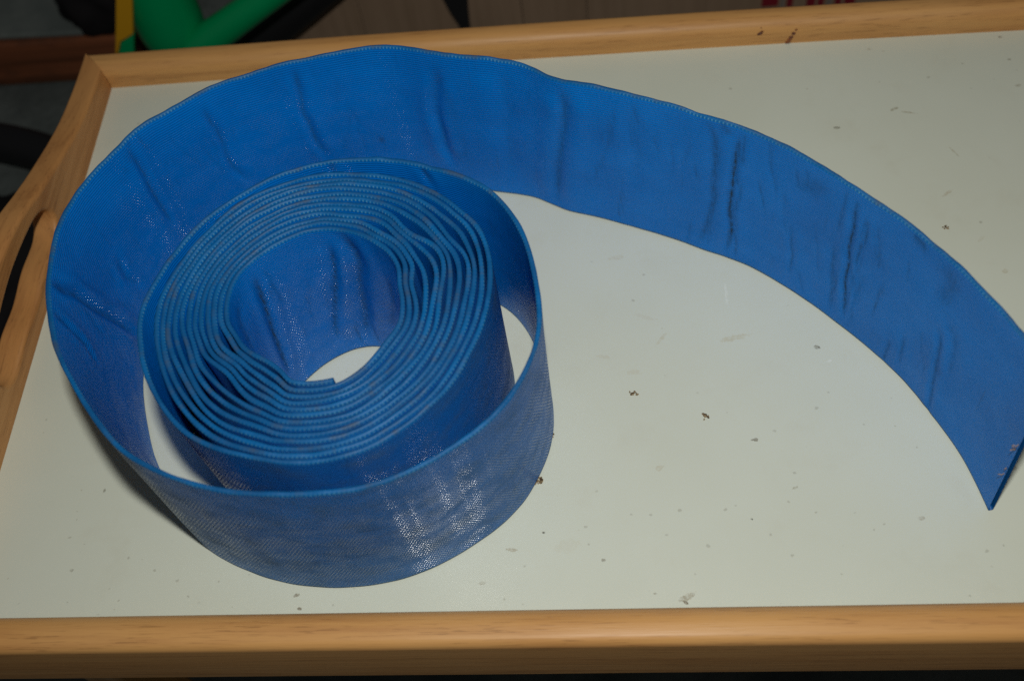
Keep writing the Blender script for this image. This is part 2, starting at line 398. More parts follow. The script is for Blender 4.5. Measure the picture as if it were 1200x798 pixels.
CREASES = [
    ([(0.1705, 0.0880), (0.1716, 0.0730), (0.1716, 0.0610), (0.1716, 0.0490), (0.1716, 0.0360), (0.1694, 0.0240), (0.1705, 0.0080)], 0.00128, 0.00075, 1),
    ([(0.1848, 0.0920), (0.1815, 0.0830), (0.1804, 0.0690), (0.1804, 0.0600), (0.1804, 0.0510), (0.1793, 0.0430), (0.1804, 0.0320), (0.1815, 0.0210), (0.1848, 0.0050)], 0.00208, 0.00045, 0.5),
    ([(0.1133, 0.0870), (0.1133, 0.0790), (0.1122, 0.0700), (0.1122, 0.0580), (0.1100, 0.0470), (0.1100, 0.0360), (0.1078, 0.0250), (0.1056, 0.0100)], 0.00104, 0.00075, 0.95),
    ([(0.1067, 0.0810), (0.1056, 0.0710), (0.1067, 0.0610), (0.1067, 0.0510)], 0.00088, 0.00045, 0.6),
    ([(0.1188, 0.0520), (0.1177, 0.0420), (0.1166, 0.0320), (0.1144, 0.0220), (0.1133, 0.0070)], 0.00144, 0.0003, 0.4),
    ([(0.2541, 0.0890), (0.2530, 0.0820), (0.2530, 0.0740), (0.2541, 0.0640), (0.2563, 0.0530), (0.2575, 0.0430), (0.2597, 0.0310), (0.2608, 0.0180), (0.2619, 0.0050)], 0.0024, 0.00135, 0.42),  # shade of a fold painted as dark tone, along with its dent
    ([(0.0616, 0.0540), (0.0583, 0.0470), (0.0572, 0.0370), (0.0550, 0.0280), (0.0539, 0.0190), (0.0517, 0.0100), (0.0506, 0.0010)], 0.00104, 0.0006, 0.55),
    ([(0.0605, 0.0630), (0.0528, 0.0570), (0.0506, 0.0470), (0.0484, 0.0350)], 0.00176, 0.0003, 0.25),
    ([(0.3169, 0.0810), (0.3191, 0.0720), (0.3213, 0.0630), (0.3224, 0.0510), (0.3213, 0.0380), (0.3213, 0.0290), (0.3191, 0.0200)], 0.00176, 0.0015, 0.22),
    ([(0.3851, 0.0890), (0.3862, 0.0760), (0.3884, 0.0620), (0.3873, 0.0530), (0.3873, 0.0430), (0.3851, 0.0300)], 0.00128, 0.0012, 0.5),
    ([(0.4720, 0.0890), (0.4709, 0.0810), (0.4709, 0.0720), (0.4720, 0.0620), (0.4720, 0.0520), (0.4720, 0.0360)], 0.00112, 0.0012, 0.5),
    ([(0.4313, 0.0850), (0.4313, 0.0770), (0.4302, 0.0690), (0.4302, 0.0610), (0.4313, 0.0520), (0.4313, 0.0430), (0.4269, 0.0320)], 0.00112, 0.0009, 0.4),
    ([(0.5512, 0.0940), (0.5479, 0.0840), (0.5424, 0.0720), (0.5402, 0.0620), (0.5369, 0.0500), (0.5325, 0.0360), (0.5292, 0.0240), (0.5259, 0.0120)], 0.00152, 0.0021, 0.55),
    ([(0.5666, 0.0930), (0.5644, 0.0800), (0.5644, 0.0730), (0.5633, 0.0650), (0.5688, 0.0550)], 0.0012, 0.00105, 0.4),
    ([(0.5072, 0.0490), (0.5094, 0.0380), (0.5050, 0.0270)], 0.0012, 0.0009, 0.3),
    ([(0.3576, 0.0360), (0.3565, 0.0360), (0.3543, 0.0340)], 0.00208, 0, 0.6),
    ([(0.3158, 0.0250), (0.3092, 0.0260)], 0.0024, 0, 0.35),
    ([(0.3147, 0.0760), (0.3136, 0.0670), (0.3125, 0.0570), (0.3125, 0.0470), (0.3103, 0.0370), (0.3103, 0.0260), (0.3081, 0.0160)], 0.0032, 0, 0.14),
    ([(0.9418, 0.0940), (0.9396, 0.0840)], 0.00128, 0.0012, 0.55),
    ([(0.9825, 0.0940), (0.9836, 0.0880)], 0.00128, 0.0009, 0.5),
    ([(5.0005, 0.0840), (5.0016, 0.0680), (5.0038, 0.0540), (5.0049, 0.0450), (5.0060, 0.0350), (5.0071, 0.0260), (5.0082, 0.0170)], 0.00136, 0.0012, 0.95),
    ([(4.9642, 0.0820), (4.9664, 0.0700), (4.9686, 0.0580), (4.9719, 0.0450), (4.9752, 0.0330), (4.9774, 0.0240), (4.9785, 0.0140)], 0.00112, 0.00105, 0.8),
    ([(4.9565, 0.0940), (4.9554, 0.0880), (4.9543, 0.0800), (4.9543, 0.0720), (4.9576, 0.0580), (4.9598, 0.0430), (4.9609, 0.0330), (4.9631, 0.0210), (4.9653, 0.0090)], 0.00208, 0.00165, 0.55),
    ([(4.9389, 0.0680), (4.9411, 0.0560), (4.9422, 0.0450), (4.9499, 0.0220)], 0.00192, 0.0006, 0.4),
    ([(5.0126, 0.0860), (5.0170, 0.0830), (5.0203, 0.0790), (5.0214, 0.0690), (5.0225, 0.0600)], 0.0024, 0.00045, 0.4),
    ([(0.1408, 0.0460), (0.1397, 0.0360), (0.1375, 0.0270), (0.1375, 0.0130)], 0.00096, 0.0003, 0.4),
    ([(0.1573, 0.0940), (0.1562, 0.0880), (0.1551, 0.0770), (0.1518, 0.0700), (0.1507, 0.0620)], 0.00112, 0.00015, 0.3),
    ([(0.0803, 0.0180), (0.0803, 0.0010)], 0.00112, 0.0003, 0.5),
    ([(0.0748, 0.0300), (0.0726, 0.0100)], 0.00096, 0.0003, 0.4),
    ([(0.1408, 0.0780), (0.1342, 0.0780), (0.1309, 0.0860)], 0.0048, 0.00015, 0.3),
    ([(0.0869, 0.0920), (0.0792, 0.0910)], 0.0024, 0.00015, 0.5),
    ([(0.0693, 0.0910), (0.0638, 0.0840), (0.0660, 0.0680)], 0.0048, 0.00015, 0.32),
    ([(0.2200, 0.0840), (0.2200, 0.0740), (0.2189, 0.0640), (0.2178, 0.0560), (0.2189, 0.0460), (0.2200, 0.0360)], 0.0032, 0.0006, 0.1),
    ([(0.2839, 0.0860), (0.2839, 0.0770), (0.2850, 0.0690), (0.2839, 0.0610), (0.2861, 0.0510), (0.2861, 0.0400), (0.2861, 0.0290), (0.2872, 0.0160)], 0.0032, 0.0009, 0.08),
    ([(0.1793, 0.0940), (0.1782, 0.0920), (0.1749, 0.0890)], 0.002, 0, 0.4),
    ([(0.1925, 0.0740), (0.1947, 0.0660), (0.1958, 0.0590)], 0.000746594, 0.00012, 0.302411),
    ([(0.1023, 0.0840), (0.1012, 0.0790), (0.0990, 0.0730), (0.0979, 0.0680), (0.0957, 0.0620), (0.0935, 0.0570)], 0.000866749, 0.00012, 0.220836),
    ([(0.2299, 0.0750), (0.2310, 0.0670), (0.2321, 0.0600), (0.2332, 0.0530)], 0.00104397, 0.00012, 0.283678),
    ([(0.1012, 0.0450), (0.1023, 0.0370), (0.1023, 0.0290), (0.1023, 0.0210)], 0.000792737, 0.00012, 0.23756),
    ([(0.2255, 0.0300), (0.2266, 0.0220), (0.2277, 0.0130), (0.2277, 0.0050)], 0.000743181, 0.00012, 0.354219),
    ([(0.1463, 0.0680), (0.1463, 0.0610), (0.1463, 0.0540)], 0.00100591, 0.00012, 0.140526),
    ([(0.1188, 0.0910), (0.1188, 0.0840), (0.1188, 0.0770), (0.1188, 0.0710), (0.1188, 0.0630)], 0.00109917, 0.00012, 0.330374),
    ([(0.1078, 0.0830), (0.1078, 0.0760), (0.1078, 0.0690)], 0.000674865, 0.00012, 0.303184),
    ([(0.2288, 0.0840), (0.2288, 0.0780), (0.2299, 0.0710), (0.2299, 0.0640)], 0.000628781, 0.00012, 0.292577),
    ([(0.1793, 0.0490), (0.1804, 0.0410), (0.1815, 0.0330), (0.1826, 0.0250)], 0.000787099, 0.00012, 0.136725),
    ([(0.0594, 0.0490), (0.0583, 0.0430), (0.0561, 0.0370), (0.0539, 0.0320), (0.0506, 0.0290)], 0.000875838, 0.00012, 0.196257),
    ([(0.1034, 0.0790), (0.1012, 0.0740), (0.1001, 0.0680), (0.0979, 0.0630), (0.0957, 0.0580)], 0.000642622, 0.00012, 0.320386),
    ([(0.1496, 0.0690), (0.1474, 0.0640), (0.1463, 0.0570), (0.1452, 0.0510), (0.1441, 0.0440), (0.1408, 0.0390)], 0.000962503, 0.00012, 0.136098),
    ([(0.1067, 0.0310), (0.1056, 0.0230), (0.1056, 0.0150)], 0.000777149, 0.00012, 0.190506),
    ([(0.1683, 0.0830), (0.1694, 0.0760), (0.1705, 0.0690), (0.1716, 0.0620), (0.1727, 0.0540), (0.1749, 0.0470)], 0.00100225, 0.00012, 0.250018),
    ([(0.2200, 0.0890), (0.2189, 0.0830), (0.2178, 0.0770)], 0.00104463, 0.00012, 0.264298),
    ([(0.0627, 0.0440), (0.0605, 0.0390), (0.0572, 0.0340), (0.0550, 0.0300)], 0.000649874, 0.00012, 0.166402),
    ([(0.2101, 0.0740), (0.2090, 0.0680), (0.2068, 0.0620)], 0.000743526, 0.00012, 0.19055),
    ([(0.1672, 0.0220), (0.1661, 0.0140), (0.1661, 0.0050)], 0.000835866, 0.00012, 0.403621),
    ([(0.1067, 0.0380), (0.1045, 0.0320), (0.1012, 0.0280)], 0.000612465, 0.00012, 0.189142),
    ([(0.1716, 0.0710), (0.1705, 0.0640), (0.1683, 0.0580), (0.1661, 0.0520)], 0.000966174, 0.00012, 0.335379),
    ([(0.1166, 0.0620), (0.1144, 0.0560), (0.1122, 0.0520), (0.1089, 0.0480), (0.1067, 0.0420), (0.1045, 0.0370), (0.1023, 0.0310)], 0.000630433, 0.00012, 0.353779),
    ([(0.2244, 0.0250), (0.2255, 0.0160), (0.2255, 0.0080)], 0.000626881, 0.00012, 0.193039),
    ([(0.1903, 0.0640), (0.1892, 0.0570), (0.1870, 0.0520)], 0.000618802, 0.00012, 0.411487),
    ([(0.1430, 0.0850), (0.1419, 0.0790), (0.1408, 0.0730)], 0.000870969, 0.00012, 0.396391),
    ([(0.2343, 0.0540), (0.2354, 0.0460), (0.2387, 0.0380), (0.2398, 0.0300)], 0.000788314, 0.00012, 0.30753),
    ([(0.0847, 0.0760), (0.0836, 0.0700), (0.0825, 0.0640)], 0.000643817, 0.00012, 0.351721),
    ([(0.2222, 0.0750), (0.2211, 0.0690), (0.2211, 0.0610)], 0.000888491, 0.00012, 0.193616),
    ([(0.2013, 0.0720), (0.2013, 0.0650), (0.2002, 0.0580), (0.2013, 0.0510)], 0.000810289, 0.00012, 0.214179),
    ([(0.0913, 0.0500), (0.0924, 0.0420), (0.0924, 0.0340), (0.0924, 0.0260)], 0.000927729, 0.00012, 0.406429),
    ([(0.1694, 0.0830), (0.1683, 0.0770), (0.1661, 0.0720)], 0.000731296, 0.00012, 0.322769),
    ([(0.1386, 0.0890), (0.1375, 0.0830), (0.1375, 0.0770)], 0.000778574, 0.00012, 0.377939),
    ([(0.1595, 0.0670), (0.1584, 0.0600), (0.1562, 0.0540), (0.1551, 0.0480)], 0.00089221, 0.00012, 0.368077),
    ([(0.1045, 0.0600), (0.1045, 0.0520), (0.1056, 0.0440), (0.1056, 0.0360), (0.1056, 0.0280), (0.1067, 0.0190)], 0.000659101, 0.00012, 0.215122),
    ([(0.1331, 0.0180), (0.1309, 0.0120), (0.1287, 0.0050)], 0.00100713, 0.00012, 0.245837),
    ([(0.1298, 0.0570), (0.1287, 0.0510), (0.1265, 0.0450), (0.1254, 0.0380), (0.1243, 0.0310), (0.1221, 0.0250)], 0.00070781, 0.00012, 0.203113),
    ([(0.1903, 0.0180), (0.1903, 0.0090), (0.1914, 0.0010)], 0.000909077, 0.00012, 0.240257),
    ([(0.2299, 0.0800), (0.2321, 0.0730), (0.2332, 0.0660)], 0.00105009, 0.00012, 0.179795),
    ([(0.0682, 0.0440), (0.0671, 0.0370), (0.0649, 0.0320), (0.0627, 0.0260), (0.0594, 0.0220), (0.0550, 0.0200)], 0.000605041, 0.00012, 0.273523),
    ([(0.1672, 0.0590), (0.1672, 0.0510), (0.1683, 0.0430), (0.1694, 0.0360), (0.1716, 0.0270)], 0.00109119, 0.00012, 0.364658),
    ([(0.1705, 0.0490), (0.1694, 0.0420), (0.1683, 0.0350), (0.1672, 0.0280), (0.1661, 0.0200)], 0.000742086, 0.00012, 0.143324),
    ([(0.1782, 0.0230), (0.1793, 0.0140), (0.1815, 0.0050)], 0.000636017, 0.00012, 0.346018),
    ([(0.1023, 0.0280), (0.1023, 0.0200), (0.1012, 0.0120), (0.1023, 0.0030)], 0.000704373, 0.00012, 0.275007),
    ([(0.1683, 0.0920), (0.1683, 0.0850), (0.1683, 0.0790), (0.1683, 0.0720)], 0.000926547, 0.00012, 0.389861),
    ([(0.1067, 0.0520), (0.1045, 0.0460), (0.1023, 0.0400), (0.1012, 0.0330), (0.1001, 0.0260)], 0.00104338, 0.00012, 0.183812),
    ([(0.1144, 0.0350), (0.1133, 0.0280), (0.1133, 0.0200)], 0.000882946, 0.00012, 0.369081),
    ([(0.4203, 0.0770), (0.4214, 0.0710), (0.4236, 0.0650), (0.4247, 0.0580)], 0.000851162, 0.00012, 0.14492),
    ([(0.3675, 0.0780), (0.3686, 0.0720), (0.3708, 0.0650), (0.3730, 0.0590)], 0.00117861, 0.00012, 0.150951),
    ([(0.4511, 0.0820), (0.4511, 0.0760), (0.4500, 0.0700), (0.4478, 0.0640), (0.4456, 0.0580)], 0.000750398, 0.00012, 0.130964),
    ([(0.4698, 0.0940), (0.4720, 0.0890), (0.4753, 0.0860), (0.4786, 0.0820), (0.4819, 0.0790)], 0.00110186, 0.00012, 0.214096),
    ([(0.3400, 0.0190), (0.3389, 0.0120), (0.3378, 0.0050)], 0.00106063, 0.00012, 0.147348),
    ([(0.4346, 0.0680), (0.4346, 0.0610), (0.4357, 0.0550), (0.4368, 0.0480), (0.4379, 0.0420)], 0.000845296, 0.00012, 0.179802),
    ([(0.4390, 0.0640), (0.4390, 0.0580), (0.4379, 0.0510), (0.4357, 0.0450)], 0.00091038, 0.00012, 0.138054),
    ([(0.4643, 0.0940), (0.4643, 0.0880), (0.4632, 0.0820)], 0.000893143, 0.00012, 0.249426),
    ([(0.3664, 0.0610), (0.3653, 0.0540), (0.3631, 0.0480)], 0.000929115, 0.00012, 0.161251),
    ([(0.4577, 0.0710), (0.4599, 0.0650), (0.4621, 0.0600), (0.4632, 0.0540)], 0.000742674, 0.00012, 0.144666),
    ([(0.4698, 0.0940), (0.4698, 0.0910)], 0.000996769, 0.00012, 0.244377),
    ([(0.3664, 0.0580), (0.3675, 0.0510), (0.3697, 0.0440), (0.3730, 0.0370), (0.3752, 0.0300)], 0.00115768, 0.00012, 0.160566),
    ([(0.3642, 0.0570), (0.3642, 0.0500), (0.3653, 0.0430), (0.3642, 0.0360), (0.3642, 0.0280)], 0.000808349, 0.00012, 0.167426),
    ([(4.9939, 0.0810), (4.9950, 0.0750), (4.9950, 0.0680), (4.9939, 0.0600)], 0.000890588, 0.00012, 0.374351),
    ([(4.9675, 0.0240), (4.9686, 0.0150), (4.9686, 0.0060), (4.9664, 0.0010)], 0.000818278, 0.00012, 0.380045),
    ([(4.9807, 0.0650), (4.9807, 0.0580), (4.9829, 0.0510), (4.9851, 0.0440)], 0.00108759, 0.00012, 0.187995),
    ([(4.9950, 0.0850), (4.9950, 0.0780), (4.9972, 0.0720), (4.9983, 0.0660)], 0.000884349, 0.00012, 0.269421),
    ([(4.9730, 0.0610), (4.9752, 0.0540), (4.9763, 0.0460), (4.9785, 0.0390)], 0.000766799, 0.00012, 0.270288),
    ([(4.9840, 0.0560), (4.9840, 0.0490), (4.9851, 0.0410), (4.9862, 0.0340)], 0.00072803, 0.00012, 0.275137),
    ([(5.0005, 0.0820), (5.0016, 0.0770), (5.0038, 0.0710)], 0.0011624, 0.00012, 0.242613),
    ([(4.9609, 0.0240), (4.9598, 0.0170), (4.9598, 0.0080), (4.9587, 0.0010)], 0.000783322, 0.00012, 0.382973),
    ([(4.9906, 0.0420), (4.9917, 0.0340), (4.9917, 0.0260)], 0.00111483, 0.00012, 0.184501),
    ([(4.9730, 0.0630), (4.9719, 0.0560), (4.9719, 0.0490)], 0.000743962, 0.00012, 0.235526),
    ([(0.5468, 0.0700), (0.5468, 0.0640), (0.5468, 0.0570), (0.5479, 0.0520), (0.5468, 0.0440)], 0.000831054, 0.00012, 0.269251),
    ([(0.5776, 0.0740), (0.5765, 0.0670), (0.5776, 0.0620), (0.5776, 0.0550)], 0.000788466, 0.00012, 0.144714),
    ([(0.5457, 0.0840), (0.5446, 0.0770), (0.5424, 0.0690), (0.5413, 0.0620), (0.5391, 0.0540)], 0.00113566, 0.00012, 0.127158),
    ([(0.5336, 0.0540), (0.5303, 0.0460), (0.5248, 0.0370), (0.5193, 0.0290), (0.5149, 0.0200)], 0.00073202, 0.00012, 0.243129),
    ([(0.5457, 0.0360), (0.5457, 0.0290), (0.5457, 0.0210)], 0.00112182, 0.00012, 0.141694),
    ([(0.5347, 0.0710), (0.5325, 0.0630), (0.5292, 0.0550), (0.5259, 0.0470)], 0.00115098, 0.00012, 0.203796),
    ([(0.5226, 0.0390), (0.5215, 0.0310), (0.5204, 0.0240)], 0.000739559, 0.00012, 0.196536),
]

# ------------------------------------------------------------------ floor under and behind the tray
FLOOR_Z = -0.27
m = Mat("dark_concrete", rough=0.85, spec=0.25)
c = m.coord('Object')
g1 = m.noise(m.mapping(c, (14, 14, 14)), 1.0, 6, 0.65)
g2 = m.noise(m.mapping(c, (160, 160, 160)), 1.0, 3)
col = m.mix(m.ramp(g1, 0.35, 0.68), (0.085, 0.10, 0.095), (0.15, 0.17, 0.16))
col = m.mix(m.math('MULTIPLY', m.ramp(g2, 0.55, 0.75), 0.4), col, (0.06, 0.06, 0.055))
m.color(col)
m.normal(m.bump(m.math('ADD', g1, m.math('MULTIPLY', g2, 0.3)), 0.5, 0.004))
bm = bmesh.new()
N = 24
vs = [[bm.verts.new((-3 + 6 * i / N, -2 + 6 * j / N, FLOOR_Z)) for j in range(N + 1)] for i in range(N + 1)]
for i in range(N):
    for j in range(N):
        bm.faces.new((vs[i][j], vs[i + 1][j], vs[i + 1][j + 1], vs[i][j + 1]))
tag(from_bm("floor", bm, m.m), "dark grey concrete floor far below the wooden tray", None, kind="structure")

# ------------------------------------------------------------------ the wooden tray
Y0, Y1 = 0.1275, 0.4504            # inner faces of the front and back rail
X0, X1 = -0.2900, 0.3000           # inner faces of the end boards
RT = 0.0158                         # rail thickness
TB = -0.030                         # underside of the rails
RZT = 0.0152                        # top of the rails
YC = (Y0 + Y1) / 2

tray = empty("wooden_tray", (0.005, YC, TB), "pale varnished wooden bed tray with cream board and handle slot in its raised end", "tray")

# cream board with smudges and specks
m = Mat("cream_board", rough=0.28, spec=0.45)
c = m.coord('Object')
big = m.noise(m.mapping(c, (7, 7, 7)), 1.0, 4, 0.6)
mid = m.noise(m.mapping(c, (38, 38, 38)), 1.0, 5, 0.6, 0.3)
sep = m.n('ShaderNodeSeparateXYZ'); m.l(c, sep.inputs[0])
col = m.mix(m.ramp(big, 0.3, 0.7), (0.645, 0.675, 0.570), (0.615, 0.64, 0.530))
col = m.mix(m.math('MULTIPLY', m.ramp(mid, 0.52, 0.80), 0.20), col, (0.50, 0.48, 0.36))
# fine dark specks, thicker along the front rail
sp = m.n('ShaderNodeTexVoronoi'); sp.inputs['Scale'].default_value = 1.0
sp.inputs['Randomness'].default_value = 1.0
m.l(m.mapping(m.n('ShaderNodeVectorMath', operation='ADD').outputs[0], (1, 1, 1)), sp.inputs['Vector'])
add = sp.inputs['Vector'].links[0].from_node.inputs[0].links[0].from_node
dn = m.n('ShaderNodeTexNoise'); dn.inputs['Scale'].default_value = 700; m.l(c, dn.inputs['Vector'])
ds = m.n('ShaderNodeVectorMath', operation='SCALE'); ds.inputs['Scale'].default_value = 0.0016; m.l(dn.outputs['Color'], ds.inputs[0])
m.l(c, add.inputs[0]); m.l(ds.outputs[0], add.inputs[1])
sp.inputs['Vector'].links[0].from_node.inputs['Scale'].default_value = (150, 190, 150)
sc_ = m.n('ShaderNodeSeparateColor'); m.l(sp.outputs['Color'], sc_.inputs[0])
front = m.ramp(sep.outputs['Y'], Y0 + 0.005, Y0 + 0.085, 0.85, 0.26)
clus = m.ramp(m.noise(m.mapping(c, (26, 34, 26), loc=(3.1, 1.7, 0)), 1.0, 3, 0.6), 0.42, 0.68, 0.25, 1.5)
keep = m.math('LESS_THAN', sc_.outputs[0], m.math('MULTIPLY', front, clus))
size = m.math('MULTIPLY_ADD', sc_.outputs[1], 0.10, 0.07)
dot = m.math('MULTIPLY', m.ramp(m.math('DIVIDE', sp.outputs['Distance'], size), 1.1, 0.5), keep)
dot = m.math('MULTIPLY', dot, m.math('MULTIPLY_ADD', sc_.outputs[2], 0.75, 0.22))
col = m.mix(m.math('MULTIPLY', dot, 0.9), col, (0.14, 0.105, 0.055))
# larger smears and scuffs that the board really carries; also one pale upright streak
wb = m.math('MULTIPLY', m.math('SUBTRACT', m.noise(m.mapping(c, (420, 420, 420)), 1.0, 3, 0.6), 0.5), 2.6)
smear = m.ramp(m.noise(m.mapping(c, (700, 700, 700)), 1.0, 3, 0.6), 0.30, 0.62, 0.25, 1.0)
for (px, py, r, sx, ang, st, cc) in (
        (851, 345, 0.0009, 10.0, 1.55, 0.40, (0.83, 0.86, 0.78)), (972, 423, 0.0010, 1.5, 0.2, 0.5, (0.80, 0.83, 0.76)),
        (860, 396, 0.0022, 4.2, 0.25, 0.34, (0.40, 0.36, 0.20)), (775, 397, 0.0012, 5.0, 0.9, 0.30, (0.40, 0.37, 0.24)),
        (724, 302, 0.0018, 3.5, 0.1, 0.22, (0.40, 0.36, 0.26)), (757, 372, 0.0018, 4.0, -0.3, 0.18, (0.42, 0.38, 0.28)),
        (1048, 128, 0.0012, 3.0, 0.5, 0.6, (0.20, 0.19, 0.12)), (1063, 132, 0.0008, 7.0, -0.25, 0.6, (0.22, 0.20, 0.12)),
        (1118, 178, 0.0007, 8.0, -1.1, 0.38, (0.25, 0.22, 0.13)), (1111, 226, 0.0011, 4.0, 0.6, 0.40, (0.30, 0.25, 0.14)),
        (981, 150, 0.0012, 1.8, 0, 0.8, (0.10, 0.10, 0.07)), (957, 407, 0.0014, 1.4, 0, 0.85, (0.10, 0.10, 0.08)),
        (885, 515, 0.0013, 1.7, 0, 0.75, (0.12, 0.11, 0.08)), (1080, 607, 0.0013, 1.6, 0, 0.45, (0.22, 0.20, 0.15)),
        (881, 608, 0.0008, 1.4, 0, 0.9, (0.06, 0.06, 0.05)), (707, 656, 0.0010, 1.5, 0, 0.7, (0.14, 0.13, 0.10)),
        (637, 624, 0.0008, 1.2, 0, 0.9, (0.05, 0.05, 0.04)), (598, 644, 0.0011, 3.6, 0.0, 0.5, (0.25, 0.21, 0.13)),
        (564, 683, 0.0010, 2.2, 0.2, 0.5, (0.2, 0.18, 0.12)), (773, 548, 0.0016, 1.5, 0.2, 0.3, (0.35, 0.3, 0.18)),
        (805, 700, 0.0020, 2.2, 0.5, 0.55, (0.18, 0.14, 0.07)), (804, 706, 0.0009, 2.0, -0.6, 0.9, (0.10, 0.07, 0.03)),
        (122, 575, 0.0010, 1.6, 1.2, 0.6, (0.12, 0.12, 0.09)), (84, 668, 0.0010, 1.4, 0.2, 0.6, (0.12, 0.12, 0.09)),
        (348, 697, 0.0012, 1.6, 0.4, 0.7, (0.15, 0.13, 0.09)), (350, 713, 0.0010, 1.6, 0, 0.8, (0.12, 0.10, 0.07)),
        (932, 571, 0.0009, 2.0, 0.5, 0.5, (0.2, 0.2, 0.15)), (1193, 100, 0.0013, 2.2, 0.1, 0.5, (0.2, 0.2, 0.15)),
        (1182, 70, 0.0010, 1.3, 0, 0.6, (0.15, 0.15, 0.12)), (1172, 44, 0.0012, 1.2, 0, 0.75, (0.09, 0.07, 0.05)),
        (1019, 58, 0.0012, 1.5, 0, 0.35, (0.25, 0.22, 0.16)), (743, 436, 0.002, 2.6, 0.1, 0.2, (0.42, 0.38, 0.28)),
        (708, 418, 0.0016, 3.2, -0.2, 0.2, (0.40, 0.36, 0.26)), (1178, 318, 0.0018, 1.2, 0.3, 0.35, (0.35, 0.32, 0.22)),
        (1150, 280, 0.0014, 2.2, 0.8, 0.16, (0.35, 0.32, 0.22)), (665, 640, 0.004, 2.0, 0.2, 0.12, (0.40, 0.37, 0.27))):
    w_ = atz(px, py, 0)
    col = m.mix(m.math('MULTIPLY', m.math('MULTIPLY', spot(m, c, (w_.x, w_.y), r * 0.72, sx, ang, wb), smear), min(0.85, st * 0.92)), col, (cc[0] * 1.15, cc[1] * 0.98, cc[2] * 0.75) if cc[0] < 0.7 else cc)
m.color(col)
m.rough(m.math('ADD', m.ramp(mid, 0.4, 0.8, 0.24, 0.36), m.math('MULTIPLY', dot, 0.3)))
m.normal(m.bump(m.math('ADD', big, m.math('MULTIPLY', mid, 0.12)), 0.06, 0.002))
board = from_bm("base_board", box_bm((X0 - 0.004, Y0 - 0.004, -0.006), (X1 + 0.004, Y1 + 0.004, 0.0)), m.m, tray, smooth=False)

# rails: pale wood with rounded tops, mitred into the end boards
wood_x = wood_material("pale_wood_lengthwise", 0)
r1, r2, r3 = at(927, 44, Y1), at(911, 38, Y1 + 0.002), at(1060, 6, Y1 + 0.009)
mk = [(r1, 0.0022, 2.1, 0.0), (r2, 0.0021, 1.2, 0.0)]
END_T = 0.0140


def rail(name, y_in, y_out, mat):
    """rounded rail between the end boards; y_in is the face towards the board"""
    sgn = 1 if y_out > y_in else -1
    w = abs(y_out - y_in)
    h0, h1 = TB, RZT
    prof = [(0, h0)]
    r_in, r_out = 0.0085, 0.0045
    for k in range(7):
        a = math.pi - k * math.pi / 12
        prof.append((r_in + r_in * math.cos(a), h1 - r_in + r_in * math.sin(a)))
    for k in range(7):
        a = math.pi / 2 - k * math.pi / 12
        prof.append((w - r_out + r_out * math.cos(a), h1 - r_out + r_out * math.sin(a) - 0.0004))
    prof.append((w, h0))
    bm = bmesh.new()
    NX = 60
    rings = []
    for i in range(NX + 1):
        ring = []
        for (a, z) in prof:
            xa = X0 - a * END_T / w + 0.0002
            xb = X1 + a * END_T / w - 0.0002
            x = xa + (xb - xa) * i / NX
            wv = 0.00025 * noise.noise(Vector((x * 14, y_in * 9, z * 20)))
            bow = 0.0022 * max(0.0, 1 - ((x + 0.02) / 0.27) ** 2) if sgn > 0 else 0.0
            ring.append(bm.verts.new((x, y_in + bow + sgn * a, z + wv)))
        rings.append(ring)
    n = len(prof)
    for A, B in zip(rings[:-1], rings[1:]):
        for k in range(n):
            bm.faces.new((A[k], A[(k + 1) % n], B[(k + 1) % n], B[k]))
    bm.faces.new(rings[0]); bm.faces.new(rings[-1][::-1])
    o = from_bm(name, bm, mat, tray)
    o.data.set_sharp_from_angle(angle=0.7)
    return o


rail("front_rail", Y0, Y0 - 0.0165, wood_x)
back = rail("back_rail", Y1, Y1 + RT, wood_x)

# two drips of dark varnish on the back rail: raised beads on its inner slope
mv = Mat("dark_varnish", (0.17, 0.045, 0.012), 0.25, 0.5)
gv = mv.noise(mv.mapping(mv.coord('Object'), (300, 300, 300)), 1.0, 2)
mv.color(mv.mix(mv.ramp(gv, 0.35, 0.65), (0.27, 0.085, 0.02), (0.11, 0.03, 0.012)))


def bead(pts, rad, name="varnish_drip"):
    bm = bmesh.new()
    for (px, py), r in zip(pts, rad):
        # on the rail's inner face if low, on its rounded shoulder if high
        best = None
        bow = 0.0022 * max(0.0, 1 - ((at(px, py, Y1).x + 0.02) / 0.27) ** 2)
        for k in range(60):
            u = k / 59
            if u < 0.5: y, z = Y1, u * 2 * (RZT - 0.0085)
            else:
                a = math.pi - (u - 0.5) * math.pi
                y, z = Y1 + 0.0085 + 0.0085 * math.cos(a), RZT - 0.0085 + 0.0085 * math.sin(a)
            p = at(px, py, y + bow)
            e = abs(p.z - z)
            if best is None or e < best[0]: best = (e, Vector((p.x, y + bow, z)))
        mt = Matrix.Translation(best[1]) @ Matrix.Diagonal((r, r * 0.28, r, 1))
        bmesh.ops.create_icosphere(bm, subdivisions=2, radius=1.0, matrix=mt)
    return from_bm(name, bm, mv.m, tray)


bead([(923, 50), (925, 47), (927, 44), (930, 40), (933, 36)], [0.0016, 0.0014, 0.0013, 0.0012, 0.0008])
bead([(889, 41), (891, 40), (893, 38), (892, 33)], [0.0009, 0.0012, 0.0009, 0.0005])


